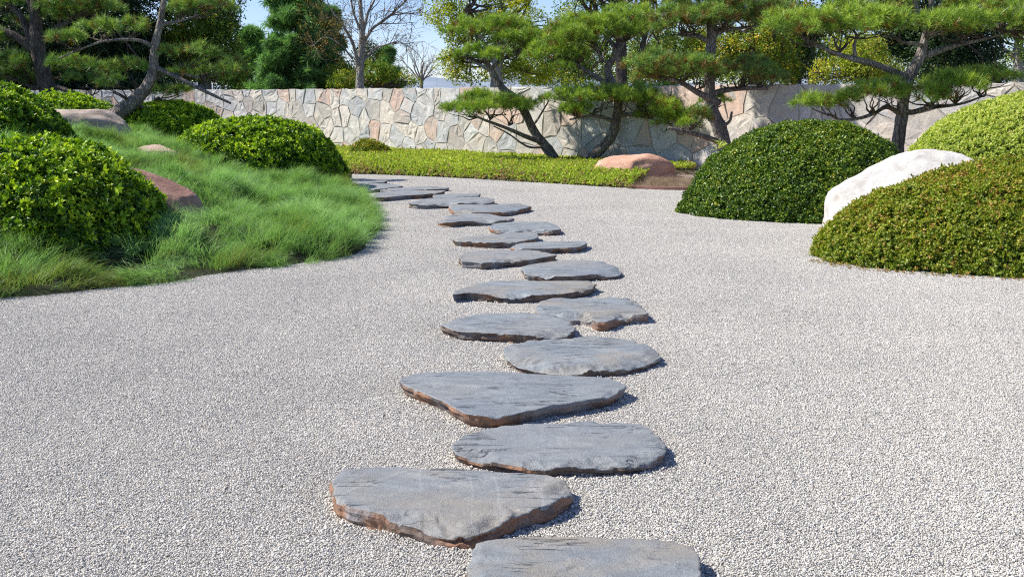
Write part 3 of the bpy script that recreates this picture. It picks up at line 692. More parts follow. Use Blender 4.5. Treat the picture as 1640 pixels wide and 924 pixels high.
rock('boulder', (-6.7, 17.2, 0.98), (0.78, 0.5, 0.38), 12, M['tan_rock'], 'grey tan layered boulder at the foot of the leaning pine', 14, 0.20, 0.1, -0.14, boxy=2.3)
rock('boulder', (-3.98, 11.3, 0.40), (0.84, 0.42, 0.50), 16, M['brown_rock'], 'red brown rock sloping down out of the grass beside the left shrub', 8, 0.08, 0.0, -0.46, boxy=2.4)
rock('boulder', (-5.1, 15.8, 0.66), (0.38, 0.34, 0.20), 19, M['pink_rock'], 'small flat pinkish rock in the grass left of the round shrub', 6, 0.08)

# ------------------------------------------------------------------ SHRUBS
P_lush = [leaves_proto('lush_shoot', M['lush'], 8, 0.053, 0.021, 30 + k, (0.05, 1.25), 0.03) for k in range(3)]
P_box = [leaves_proto('box_shoot', M['box'], 11, 0.025, 0.015, 40 + k, (-0.1, 1.3), 0.035) for k in range(3)]
P_olive = [leaves_proto('olive_shoot', M['olive'], 11, 0.026, 0.014, 50 + k, (-0.1, 1.35), 0.04) for k in range(3)]
P_pale = [leaves_proto('pale_shoot', M['pale'], 12, 0.024, 0.015, 60 + k, (-0.1, 1.2), 0.035) for k in range(3)]
P_cover = [leaves_proto('cover_shoot', M['cover'], 10, 0.034, 0.019, 70 + k, (0.0, 1.3), 0.03) for k in range(3)]

def shrub(c, R, protos, dens, label, seed, size=1.0, tint=(0.5, 0.2), lump=0.06, lscale=2.2, ex=2.0, name='shrub', layers=0.10, sink=0.1, rotz=0.0, shoots=0.0, ground=None, cat='shrub'):
    """clipped shrub: a dome c=(x,y,base z), R=(rx,ry,height)"""
    r = np.random.default_rng(seed); R = np.array(R, float)
    root = empty(name, c, label, cat)
    area = 2 * np.pi * ((R[0] * R[1]) ** 1.6 + (R[0] * R[2]) ** 1.6 + (R[1] * R[2]) ** 1.6) ** (1 / 1.6) / 3 ** (1 / 1.6)
    n = int(area * dens * 2)
    d = r.normal(size=(n, 3)); d /= np.linalg.norm(d, axis=1)[:, None]; d[:, 2] = np.abs(d[:, 2]) ** 1.0 - 0.05
    # superellipsoid radius
    k = (np.abs(d[:, 0]) ** ex + np.abs(d[:, 1]) ** ex + np.abs(d[:, 2]) ** ex) ** (-1 / ex)
    U = d * k[:, None]
    nrm = np.sign(U) * np.abs(U) ** (ex - 1) / R; nrm /= np.linalg.norm(nrm, axis=1)[:, None]
    # keep about evenly spread over the surface
    jac = np.linalg.norm(nrm * 0 + np.abs(np.sign(U) * np.abs(U) ** (ex - 1)) / R, axis=1) * R.prod(); keep = r.uniform(0, 1, n) < jac / jac.max()
    U, nrm = U[keep], nrm[keep]; n = len(U)
    pos = U * R
    lum = lump * fbm(pos * lscale + seed, seed, 3) + lump * 0.45 * vnoise(pos * 8 + seed, seed + 3)
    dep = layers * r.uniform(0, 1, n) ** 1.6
    out = (lum - dep)[:, None] * nrm
    if shoots: out += nrm * (np.where(r.uniform(0, 1, n) < 0.06, r.uniform(0, shoots, n), 0))[:, None]
    ca, sa = math.cos(rotz), math.sin(rotz)
    def rot(a): return np.c_[a[:, 0] * ca - a[:, 1] * sa, a[:, 0] * sa + a[:, 1] * ca, a[:, 2]]
    pos = rot(pos + out) + np.array([c[0], c[1], c[2] - sink]); nr = rot(nrm)
    kz = np.ones(n, bool)
    if ground is not None:
        kz = pos[:, 2] > ground(pos) + 0.0
    else: kz = pos[:, 2] > 0.005
    direc = nr + r.normal(size=(n, 3)) * 0.42 + np.array([0, 0, 0.35])
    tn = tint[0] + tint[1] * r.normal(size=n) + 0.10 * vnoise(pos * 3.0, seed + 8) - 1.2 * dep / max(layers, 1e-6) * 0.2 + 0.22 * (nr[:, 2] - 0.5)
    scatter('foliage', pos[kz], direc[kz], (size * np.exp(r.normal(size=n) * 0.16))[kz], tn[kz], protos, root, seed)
    # solid dark dome stops see-through leaves; inner shade put into its colour
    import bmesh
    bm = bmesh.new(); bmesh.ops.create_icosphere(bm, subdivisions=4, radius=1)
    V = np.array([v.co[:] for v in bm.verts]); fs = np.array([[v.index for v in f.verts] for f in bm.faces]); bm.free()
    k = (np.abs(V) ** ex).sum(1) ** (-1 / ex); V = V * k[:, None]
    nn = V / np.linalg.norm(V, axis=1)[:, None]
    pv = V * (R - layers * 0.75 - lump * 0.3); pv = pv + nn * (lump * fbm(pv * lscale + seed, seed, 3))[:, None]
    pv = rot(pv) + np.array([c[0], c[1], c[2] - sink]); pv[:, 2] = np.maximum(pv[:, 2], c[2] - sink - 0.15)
    link('shade_core', mesh_tris('shade_core', pv, fs), M['core'], root)['kind'] = 'stuff'
    return root
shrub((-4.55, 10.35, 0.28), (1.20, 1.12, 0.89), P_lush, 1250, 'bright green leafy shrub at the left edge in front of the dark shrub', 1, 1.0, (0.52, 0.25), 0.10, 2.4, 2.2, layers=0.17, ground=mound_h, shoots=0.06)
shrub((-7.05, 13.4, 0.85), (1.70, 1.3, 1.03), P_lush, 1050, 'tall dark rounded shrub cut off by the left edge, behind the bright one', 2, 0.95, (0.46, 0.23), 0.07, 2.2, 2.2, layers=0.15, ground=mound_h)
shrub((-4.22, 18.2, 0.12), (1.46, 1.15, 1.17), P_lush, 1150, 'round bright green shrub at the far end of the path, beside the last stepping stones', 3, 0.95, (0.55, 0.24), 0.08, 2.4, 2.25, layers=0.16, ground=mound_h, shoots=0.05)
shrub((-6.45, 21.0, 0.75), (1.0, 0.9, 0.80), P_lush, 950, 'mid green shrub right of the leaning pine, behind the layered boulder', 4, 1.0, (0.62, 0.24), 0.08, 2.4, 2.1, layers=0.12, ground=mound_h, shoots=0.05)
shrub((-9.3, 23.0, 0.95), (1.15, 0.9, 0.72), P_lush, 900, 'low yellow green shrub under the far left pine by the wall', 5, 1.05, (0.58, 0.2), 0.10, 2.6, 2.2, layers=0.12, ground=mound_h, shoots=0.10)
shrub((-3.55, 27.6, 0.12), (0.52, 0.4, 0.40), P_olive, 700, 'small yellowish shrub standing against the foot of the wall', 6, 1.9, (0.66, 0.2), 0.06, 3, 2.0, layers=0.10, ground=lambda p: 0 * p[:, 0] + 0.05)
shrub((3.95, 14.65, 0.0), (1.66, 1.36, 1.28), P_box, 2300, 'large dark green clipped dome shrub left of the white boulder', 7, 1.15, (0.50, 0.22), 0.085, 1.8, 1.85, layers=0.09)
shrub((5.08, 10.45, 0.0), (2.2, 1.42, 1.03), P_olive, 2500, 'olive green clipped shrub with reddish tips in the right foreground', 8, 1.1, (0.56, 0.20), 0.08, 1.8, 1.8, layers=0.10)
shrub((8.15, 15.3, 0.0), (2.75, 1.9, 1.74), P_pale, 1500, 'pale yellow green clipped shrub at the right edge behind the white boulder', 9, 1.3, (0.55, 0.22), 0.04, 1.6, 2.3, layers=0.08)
P_litter = [leaves_proto('litter_leaf', M['autumn'], 2, 0.035, 0.018, 95 + k, (-0.1, 0.5)) for k in range(2)]
rl = np.random.default_rng(97); n = 260; a = rl.uniform(3.3, 5.3, n); k = 1.0 + np.abs(rl.normal(size=n)) * 0.035
props(scatter('leaf_litter', np.c_[5.08 + 2.2 * np.cos(a) * k, 10.45 + 1.42 * np.sin(a) * k, np.full(n, 0.012)], np.tile([0, 0, 1.0], (n, 1)) + rl.normal(size=(n, 3)) * 0.3, 1.0, rl.uniform(0, 1, n), P_litter, None, 8), 'dry brown leaves lying on the gravel along the foot of the olive shrub', 'leaf litter', kind='stuff')
P_bamb = [leaves_proto('long_leaf_shoot', M['pale'], 9, 0.15, 0.026, 77, (0.1, 1.3), 0.05)]
def small_plant(pts_, label):
    root = empty('seedling', tuple(pts_[0]), label, 'plant'); a = np.array(pts_)
    o = scatter('leaf_cluster', a, np.tile([0, 0, 1.0], (len(a), 1)), 1.0, np.full(len(a), 0.7), P_bamb, root, 5)
    for q in a:
        V = [(q[0] - .006, q[1], 0), (q[0] + .006, q[1], 0), (q[0], q[1] + .01, 0), (q[0], q[1], q[2] + 0.02)]
        link('stem', mesh('stem', V, [(0, 1, 3), (1, 2, 3), (2, 0, 3)]), M['twig'], root)
small_plant([P(1158, 236, 16.4), P(1148, 241, 16.4), P(1166, 238, 16.5), P(1188, 229, 16.4)], 'seedling with long pale leaves poking up behind the big dark dome shrub')

# --- ground cover strip in front of the wall
rc = np.random.default_rng(31); N = 130000
cx = rc.uniform(-8, 5, N); cy = rc.uniform(17, 34, N); pp = np.c_[cx, cy]
k = inpoly(pp, bed_poly); pp = pp[k]; d = dist_line(pp, BED_FRONT); dm = dist_line(pp, [tuple(G(x, y)[:2]) for x, y in ((1045, 305), (1075, 285), (1110, 285))])
xr = pp[:, 0] * F / pp[:, 1] + CX
k = (xr < 1110) & (dm > 0.38) & ((xr < 1040) | (pp[:, 1] > 21.0)) & ~((xr > 985) & (d > 0.9) & (d < 1.6) & False); pp, d, xr = pp[k], d[k], xr[k]
h = 0.135 * (1 - np.exp(-d / 0.2)) + 0.03 * vnoise(np.c_[pp * 2.5, d * 0], 4) * np.minimum(d, 0.3) / 0.3
n = len(pp); q = np.c_[pp, 0.02 + np.maximum(h, 0) * rc.uniform(0.82, 1.0, n)]
rim = np.exp(-d / 0.18)
dirc = np.c_[-0.2 * rim, -1.1 * rim, np.ones(n)] + rc.normal(size=(n, 3)) * 0.4
tn = 0.55 + 0.20 * rc.normal(size=n) + 0.14 * vnoise(np.c_[pp * 1.3, d * 0], 9) - 0.42 * rim * (0.6 + 0.6 * vnoise(np.c_[pp * 2.2, d * 0], 12))
props(scatter('ground_cover', q, dirc, np.exp(rc.normal(size=n) * 0.2) * 1.35, tn, P_cover, None, 3), 'low yellow green ground cover filling the bed between gravel and wall', 'ground cover', kind='stuff')
# green skin below the leaves so that the bed is full
gx = np.arange(-8, 4, 0.14); gy = np.arange(17, 33, 0.14); XX, YY = np.meshgrid(gx, gy); pts = np.c_[XX.ravel(), YY.ravel()]
d = dist_line(pts, BED_FRONT); xr = pts[:, 0] * F / pts[:, 1] + CX
inn = inpoly(pts, bed_poly) & (xr < 1000)
H = np.where(inn, 0.02 + 0.105 * (1 - np.exp(-d / 0.2)), -0.03)
idx = np.arange(len(pts)).reshape(XX.shape)
quads = np.stack([idx[:-1, :-1], idx[:-1, 1:], idx[1:, 1:], idx[1:, :-1]], -1).reshape(-1, 4); quads = quads[inn[quads].any(1)]
link('ground_cover_mat', mesh_tris('ground_cover_mat', np.c_[pts, H], np.vstack([quads[:, [0, 1, 2]], quads[:, [0, 2, 3]]])), M['turf_soil'])['kind'] = 'structure'

# --- grass on the mound
P_grass = [grass_proto('grass_tuft', M['grass'], 26, 0.235, 0.0066, 80 + k, 0.40 + 0.14 * k, 0.045) for k in range(4)]
rgz = np.random.default_rng(41); N = 60000
gp = np.c_[rgz.uniform(-14, -1.2, N), rgz.uniform(6, 26, N)]
gp = gp + 0.10 * np.c_[vnoise(np.c_[gp * 4, gp[:, 0] * 0], 71), vnoise(np.c_[gp * 4, gp[:, 0] * 0], 72)] 
k = inpoly(gp + 0.12 * np.c_[vnoise(np.c_[gp * 3, gp[:, 0] * 0], 73), vnoise(np.c_[gp * 3, gp[:, 0] * 0], 74)], MOUND) & (gp[:, 0] > -gp[:, 1] * 0.52 - 1.2); gp = gp[k]
dens = np.clip(1.6 - gp[:, 1] / 20, 0.35, 1.0); k = rgz.uniform(0, 1, len(gp)) < dens; gp = gp[k]
for (bx, by, rx, ry) in ((-4.55, 10.45, 1.05, 0.95), (-7.05, 13.4, 1.4, 1.1), (-4.22, 18.3, 1.25, 0.95), (-6.45, 21.0, 0.85, 0.75), (-6.7, 17.0, 0.72, 0.65), (-3.85, 11.3, 0.66, 0.36), (-5.1, 15.75, 0.36, 0.42), (-9.3, 23, 1.1, 0.9)):
    k = ((gp[:, 0] - bx) / rx) ** 2 + ((gp[:, 1] - by) / ry) ** 2 > 1; gp = gp[k]
n = len(gp); z = mound_h(gp); d = dist_line(gp, EDGE); p3 = np.c_[gp, np.zeros(n)]
flow = -0.55 + 1.0 * vnoise(p3 * 0.8, 51) + 1.3 * vnoise(p3 * 2.8, 52) + rgz.normal(size=n) * 0.5
cc = np.c_[rgz.uniform(-14, -1.0, 1500), rgz.uniform(6, 26, 1500)]; best = np.full(n, 1e9); bi = np.zeros(n, int)
for q in range(len(cc)):
    dd_ = (gp[:, 0] - cc[q, 0]) ** 2 + (gp[:, 1] - cc[q, 1]) ** 2; mk = dd_ < best; best[mk] = dd_[mk]; bi[mk] = q
best = np.sqrt(best); away = gp - cc[bi]; cr_ = rgz.uniform(0.7, 1.3, len(cc))[bi]; ct_ = rgz.normal(size=len(cc))[bi]
dome = np.sqrt(np.clip(1 - (best / 0.42) ** 2, 0, 1)); z = z + 0.13 * cr_ * (dome - 0.3) * np.clip(dist_line(gp, EDGE) / 0.4, 0.2, 1)
fl2 = np.arctan2(away[:, 1] * 1.0 - 0.10, away[:, 0] + 0.06)
clump = 0.6 * vnoise(p3 * np.array([1.5, 1.9, 1]), 55) + 0.55 * vnoise(p3 * np.array([3.2, 4.2, 1]), 56)
kk = rgz.uniform(0, 1, n) < np.clip(0.95 + 1.0 * clump, 0.5, 1)
gp, z, d, p3, flow, clump, fl2, cr_, ct_, best = gp[kk], z[kk], d[kk], p3[kk], flow[kk], clump[kk], fl2[kk], cr_[kk], ct_[kk], best[kk]; n = len(gp)
edge = np.exp(-d / 0.5)
flow = np.where(rgz.uniform(0, 1, n) < 0.82, fl2 + rgz.normal(size=n) * 0.35, flow)
scl = 0.72 + 0.22 * cr_ + 0.15 * clump + 0.12 * rgz.normal(size=n)
tn = 0.52 + 0.16 * vnoise(p3 * 0.9, 61) + 0.10 * ct_ + 0.09 * rgz.normal(size=n) - 0.34 * edge * (0.5 + 0.5 * vnoise(p3 * 1.4, 66))
lean = np.clip(best / 0.42, 0, 1) * 0.75 + 0.05
up = np.c_[lean * np.cos(flow), lean * np.sin(flow), np.ones(n)] + rgz.normal(size=(n, 3)) * 0.16
props(scatter('grass', np.c_[gp, z - 0.01], up, np.clip(scl, 0.5, 1.4), tn, P_grass, None, 9, yaw=flow), 'soft drooping tufts of blue green grass covering the mound', 'grass', kind='stuff')
P_straw = [grass_proto('straw_tuft', M['straw'], 30, 0.16, 0.004, 90, 0.8, 0.05)]
mp = np.c_[rgz.uniform(1.2, 3.4, 2600), rgz.uniform(17.2, 20.4, 2600)]; mp = mp[inpoly(mp, bed_poly)]; xr = mp[:, 0] * F / mp[:, 1] + CX
mp = mp[(xr > 992) & (xr < 1110)]; n = len(mp)
if n: props(scatter('dry_grass', np.c_[mp, bed_h(mp)], np.tile([0, 0, 1.0], (n, 1)) + rgz.normal(size=(n, 3)) * 0.4, 0.75, rgz.uniform(0, 1, n), P_straw, None, 4), 'withered tan grass stubble on the mulch in front of the red boulder', 'dry grass', kind='stuff')

# ------------------------------------------------------------------ TREES
def tube(pts, radii, sides=9, seed=0, sm=5, rough=0.06):
    """tapered limb through world points; returns V, T"""
    A = np.c_[np.array(pts, float), np.array(radii, float)]; C = catmull(A, sm); n = len(C); pos = C[:, :3]; r = np.maximum(C[:, 3], 0.002)
    t = np.gradient(pos, axis=0); t /= np.linalg.norm(t, axis=1)[:, None] + 1e-9
    x = np.cross(t[0], [0.3, 0.2, 1.0]); x /= np.linalg.norm(x); V = []
    a = np.arange(sides) * 2 * np.pi / sides
    for i in range(n):
        x = x - t[i] * (x @ t[i]); x /= np.linalg.norm(x); y = np.cross(t[i], x)
        ring = pos[i] + (np.cos(a)[:, None] * x + np.sin(a)[:, None] * y) * r[i]
        nz = 1 + rough * vnoise(ring * 11 + seed, seed) * 2
        V.append(pos[i] + (ring - pos[i]) * nz[:, None])
    V = np.vstack(V + [pos[:1], pos[-1:]]); T = []
    k = np.arange(sides); k2 = (k + 1) % sides
    for i in range(n - 1):
        a_ = i * sides
        T += [np.c_[a_ + k, a_ + k2, a_ + sides + k2], np.c_[a_ + k, a_ + sides + k2, a_ + sides + k]]
    T += [np.c_[np.full(sides, n * sides), k2, k], np.c_[np.full(sides, n * sides + 1), (n - 1) * sides + k, (n - 1) * sides + k2]]
    return V, np.vstack(T)
def join(parts):
    V = []; T = []; b = 0
    for v, t in parts: V.append(v); T.append(t + b); b += len(v)
    return np.vstack(V), np.vstack(T)
def limb(name, parent, mat, pts, radii, sides=9, seed=0):
    V, T = tube(pts, radii, sides, seed); me = mesh_tris(name, V, T); me.polygons.foreach_set('use_smooth', [True] * len(me.polygons))
    return link(name, me, mat, parent)
P_needle = [needles_proto('needle_tuft', M['needle'], 30, 0.125, 0.0062, 120 + k, (-0.1, 1.45), 0.06) for k in range(3)]
P_needle_d = [needles_proto('dark_needle_tuft', M['needle_dark'], 30, 0.128, 0.0064, 130 + k, (-0.1, 1.45), 0.06) for k in range(3)]

def wiggle(a, b, r, n=4, amp=0.12, sag=0.0):
    a = np.array(a, float); b = np.array(b, float); L = np.linalg.norm(b - a); out = [a]
    for k in range(1, n):
        t = k / n; out.append(a + (b - a) * t + r.normal(size=3) * amp * L * 0.5 * np.array([1, 1, 0.8]) + np.array([0, 0, sag * L * math.sin(math.pi * t)]))
    return out + [b]
def pine(name, D, trunk, limbs, pads, label, seed, protos, dens=1.0, bark='pine_bark', tuft=1.0, cat='pine tree', brown=0.04, tint0=0.68):
    """trunk: [(px,py,r[,dD])...]; limbs: lists of the same; pads: (px,py,w px,h px,dD,[limb end px,py,dD])"""
    r = np.random.default_rng(seed)
    w = lambda q: P(q[0], q[1], D + (q[3] if len(q) > 3 else 0))
    tp = [w(q) for q in trunk]
    root = empty(name, tuple(tp[0]), label, cat)
    limb('trunk', root, M[bark], tp, [q[2] for q in trunk], 12, seed)
    for i, lb in enumerate(limbs):
        limb('branch', root, M[bark], [w(q) for q in lb], [q[2] for q in lb], 8, seed + i)
    allp = []; alld = []; alls = []; allt = []; tw = []
    for pd in pads:
        px, py, wp, hp, dD = pd[:5]; Dp = D + dD; sc = Dp / F
        rx, rz = wp / 2 * sc * 1.06, hp / 2 * sc * 1.22; ry = pd[6] if len(pd) > 6 else min(rx * 0.85, 0.9); c = P(px, py, Dp)
        ncl = max(4, int(rx * ry * 3.14 * 7.5 + 2)); cl = []
        for _ in range(ncl):
            a = r.uniform(0, 6.28); q = r.uniform(0, 1) ** 0.5
            x, y = q * math.cos(a), q * math.sin(a)
            zt = math.sqrt(max(0, 1 - q * q)); cl.append((c + np.array([x * rx, y * ry, rz * (zt * r.uniform(0.15, 0.95) - 0.35)]), q, np.array([x * 0.7, y * 0.7, 1.0])))
        for (cc, q, dr) in cl:
            cr = min(0.27, rz * 0.55 + 0.05) * r.uniform(0.6, 1.25); nt = int(36 * dens * (cr / 0.25) ** 2 + 6)
            d = r.normal(size=(nt, 3)); d /= np.linalg.norm(d, axis=1)[:, None]; d[:, 2] = np.abs(d[:, 2]) * 1.2 - 0.35
            pos = cc + d * np.array([cr * 1.15, cr * 1.15, cr * 0.72]) * r.uniform(0.55, 1.0, nt)[:, None]
            allp.append(pos); alld.append(d * 0.7 + dr * 0.9 + r.normal(size=(nt, 3)) * 0.25)
            alls.append(tuft * np.exp(r.normal(size=nt) * 0.15))
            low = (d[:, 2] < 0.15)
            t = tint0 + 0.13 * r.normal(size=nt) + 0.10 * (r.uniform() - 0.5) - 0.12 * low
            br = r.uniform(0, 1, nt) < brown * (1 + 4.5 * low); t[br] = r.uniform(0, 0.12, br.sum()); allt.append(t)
        # twigs from the limb under the pad out to its clusters
        e = pd[5] if len(pd) > 5 and pd[5] else (px, py + hp * 0.42, 0)
        o = P(e[0], e[1], D + (e[2] if len(e) > 2 else dD))
        for (cc, q, dr) in cl:
            if r.uniform() < 0.75 or len(cl) < 8:
                pts_ = wiggle(o, cc - np.array([0, 0, 0.04]), r, 4, 0.16, -0.05)
                tw.append(tube(pts_, [0.020, 0.015, 0.011, 0.008, 0.004], 5, seed, 3))
    allp = np.vstack(allp); n = len(allp)
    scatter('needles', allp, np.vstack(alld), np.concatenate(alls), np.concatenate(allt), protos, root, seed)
    if tw:
        V, T = join(tw); me = mesh_tris('twigs', V, T); link('twigs', me, M['twig'], root)['kind'] = 'stuff'
    return root
# centre left pine (leans left)
pine('pine_tree', 25.0, [(893, 262, .13), (878, 240, .115), (858, 215, .10), (843, 185, .095), (828, 160, .085), (805, 142, .08), (786, 112, .07), (772, 86, .055), (762, 55, .03)],
     [[(786, 112, .05), (805, 95, .04, .1), (835, 85, .03, .2), (862, 78, .02, .2)], [(772, 86, .04), (752, 76, .03, -.1), (735, 66, .02, -.2)],
      [(866, 228, .055, -.1), (840, 218, .05, -.3), (810, 205, .038, -.4), (775, 192, .028, -.4), (745, 178, .018, -.4)],
      [(872, 236, .03), (845, 235, .022, -.3), (815, 215, .018, -.4), (790, 202, .014, -.4)], [(850, 205, .03), (862, 190, .024, .2), (880, 160, .016, .3)]],
     [(745, 55, 70, 42, 0, (770, 84)), (785, 45, 95, 62, .1, (772, 86)), (830, 62, 85, 66, -.2, (810, 94)), (868, 78, 70, 48, .2, (850, 82)), (770, 88, 70, 34, -.5, (775, 100)),
      (745, 172, 62, 38, -.4, (765, 188, -.4)), (785, 168, 90, 42, -.5, (785, 192, -.4)), (828, 170, 60, 42, -.3, (815, 200, -.4)), (845, 66, 60, 40, .5, (820, 90))],
     'bonsai style pine leaning left in front of the wall, with one low pad of needles', 201, P_needle, 1.0, brown=0.02)
# centre pine with S-shaped trunk
pine('pine_tree', 24.2, [(938, 262, .14), (958, 243, .12), (978, 220, .11), (986, 195, .10), (990, 172, .10), (989, 150, .10), (978, 128, .095), (973, 108, .08), (984, 92, .07), (985, 78, .06)],
     [[(985, 145, .07), (965, 130, .06, -.1), (945, 118, .05, -.2), (925, 105, .04, -.2), (900, 90, .025, -.2)], [(984, 92, .05), (1000, 68, .035, .1), (1015, 52, .025, .1)],
      [(978, 105, .04), (962, 92, .03, -.1), (952, 72, .02, -.1)], [(985, 195, .05), (960, 187, .04, -.2), (935, 187, .03, -.3), (912, 192, .02, -.3)],
      [(990, 185, .05), (1015, 184, .042, -.2), (1045, 190, .035, -.3), (1075, 198, .03, -.3), (1110, 205, .025, -.3)], [(990, 150, .05), (1010, 140, .035, .1), (1022, 128, .025, .1), (1023, 117, .012, .1)]],
     [(985, 42, 92, 48, 0, (1000, 66)), (925, 62, 110, 56, -.3, (925, 104, -.2)), (950, 45, 80, 50, 0, (955, 74)), (885, 88, 70, 42, -.2, (903, 92, -.2)), (1025, 50, 60, 50, .1, (1014, 54)), (900, 108, 60, 26, -.3, (915, 100, -.2)),
      (1000, 22, 60, 24, .3, (1000, 60)),
      (905, 160, 62, 30, -.3, (925, 185, -.3)), (945, 156, 90, 34, -.4, (950, 183, -.3)), (915, 178, 56, 26, -.4, (925, 187, -.3)), (990, 157, 80, 34, -.5, (995, 180, -.3)),
      (1030, 162, 80, 38, -.5, (1035, 186, -.3)), (1045, 146, 70, 28, 0, (1020, 170, -.1)), (1075, 180, 90, 44, -.6, (1070, 196, -.3)), (1125, 182, 92, 44, -.6, (1105, 202, -.3)), (1155, 170, 50, 34, -.4, (1115, 200, -.3)), (1085, 196, 74, 30, -.9, (1080, 203, -.4))],
     'pine with a curving S shaped trunk in front of the wall, behind the red boulder', 202, P_needle, 1.0, brown=0.025)
# centre right pine with straight upright trunk
pine('pine_tree', 21.6, [(1168, 262, .17), (1160, 235, .15), (1152, 205, .14), (1140, 175, .12), (1136, 150, .11), (1137, 110, .10), (1139, 70, .10), (1140, 40, .09), (1141, 5, .07), (1142, -50, .04)],
     [[(1139, 68, .06), (1115, 58, .045, -.1), (1090, 57, .03, -.2)], [(1140, 60, .055), (1158, 50, .04), (1190, 45, .03), (1215, 42, .02)],
      [(1152, 165, .07), (1120, 150, .06, -.2), (1100, 138, .05, -.3), (1078, 128, .04, -.4), (1050, 122, .025, -.4)], [(1138, 152, .07), (1160, 145, .055, .1), (1190, 142, .045, .1), (1230, 142, .03, .1)],
      [(1158, 230, .06), (1130, 220, .05, -.4), (1100, 212, .04, -.6), (1070, 205, .03, -.7)], [(1152, 205, .04), (1168, 195, .03, -.3), (1172, 180, .02, -.5)]],
     [(1100, 30, 110, 52, -.1, (1110, 56)), (1160, 22, 120, 60, -.2, (1155, 50)), (1210, 32, 76, 46, 0, (1195, 45)), (1075, 15, 70, 40, .2, (1100, 55)), (1140, -20, 120, 50, 0, (1141, 10)), (1240, 12, 60, 40, 0.2, (1215, 42)), (1085, 42, 60, 30, -.3, (1095, 56)),
      (1045, 102, 66, 40, -.4, (1060, 122, -.4)), (1090, 105, 90, 46, -.5, (1090, 132, -.4)), (1130, 112, 60, 36, -.5, (1120, 142, -.3)), (1060, 122, 60, 26, -.7, (1070, 126, -.5)),
      (1180, 118, 90, 36, 0, (1180, 142, .1)), (1222, 122, 72, 36, .1, (1215, 142, .1)), (1200, 102, 60, 28, .3, (1190, 140, .2)), (1150, 162, 52, 16, .2, (1145, 165, 0)),
      (1115, 190, 60, 26, -.9, (1105, 208, -.6))],
     'pine with a straight upright trunk between the S shaped pine and the dark dome shrub', 203, P_needle_d, 1.0, tint0=0.68, brown=0.10)
# right pine
pine('pine_tree', 17.6, [(1437, 250, .105), (1440, 215, .10), (1444, 188, .095), (1447, 160, .09), (1453, 135, .085), (1463, 112, .085), (1474, 90, .08), (1480, 68, .065), (1484, 50, .06), (1490, 20, .05), (1498, -40, .03)],
     [[(1452, 125, .07), (1434, 117, .06, -.1), (1405, 105, .05, -.2), (1375, 97, .045, -.3), (1345, 88, .035, -.3), (1310, 74, .025, -.3), (1285, 62, .015, -.3)],
      [(1370, 95, .035, -.3), (1368, 75, .025, -.3), (1371, 55, .02, -.3), (1352, 40, .012, -.3)],
      [(1474, 92, .07), (1492, 86, .06), (1515, 78, .045), (1545, 70, .035), (1580, 62, .025), (1620, 50, .02)],
      [(1478, 74, .035), (1462, 70, .03, -.3), (1440, 68, .02, -.4)], [(1446, 178, .05), (1462, 180, .045, -.1), (1490, 172, .038, -.2), (1515, 170, .03, -.2), (1545, 165, .02, -.2), (1580, 152, .012, -.2)],
      [(1441, 182, .045), (1420, 172, .035, -.1), (1400, 182, .03, -.2), (1375, 190, .025, -.2), (1345, 192, .018, -.2), (1325, 182, .01, -.2)], [(1484, 52, .045), (1470, 20, .035, 0), (1462, -10, .03)]],
     [(1285, 45, 100, 46, -.3, (1305, 72, -.3)), (1340, 42, 90, 50, -.3, (1345, 84, -.3)), (1385, 40, 100, 48, -.4, (1370, 62, -.3)), (1430, 42, 90, 46, -.5, (1445, 68, -.4)), (1480, 38, 90, 46, -.5, (1482, 60)), (1530, 40, 100, 48, -.3, (1540, 70)), (1575, 45, 80, 42, 0, (1575, 62)), (1615, 30, 100, 48, -.1, (1610, 52)), (1660, 50, 90, 46, 0, (1620, 50)),
      (1350, 14, 60, 30, .2, (1355, 40, -.3)), (1560, 12, 90, 36, .2, (1540, 60)), (1260, 30, 60, 34, 0, (1290, 62, -.3)), (1470, -5, 110, 50, .2, (1480, 30)), (1630, 8, 90, 40, .3, (1600, 50)),
      (1318, 168, 74, 34, -.2, (1340, 190, -.2)), (1390, 152, 80, 34, -.3, (1395, 182, -.2)), (1432, 150, 60, 34, -.4, (1440, 180)), (1350, 160, 50, 26, -.1, (1370, 188, -.2)),
      (1490, 145, 90, 42, -.3, (1490, 170, -.2)), (1540, 135, 100, 44, -.2, (1530, 165, -.2)), (1580, 125, 66, 40, 0, (1570, 155, -.2)), (1505, 158, 60, 24, -.6, (1505, 170, -.3))],
     'pine at the right with broad flat tiers and a pruned stub on its trunk', 204, P_needle, 1.25, tuft=0.95, tint0=0.7)
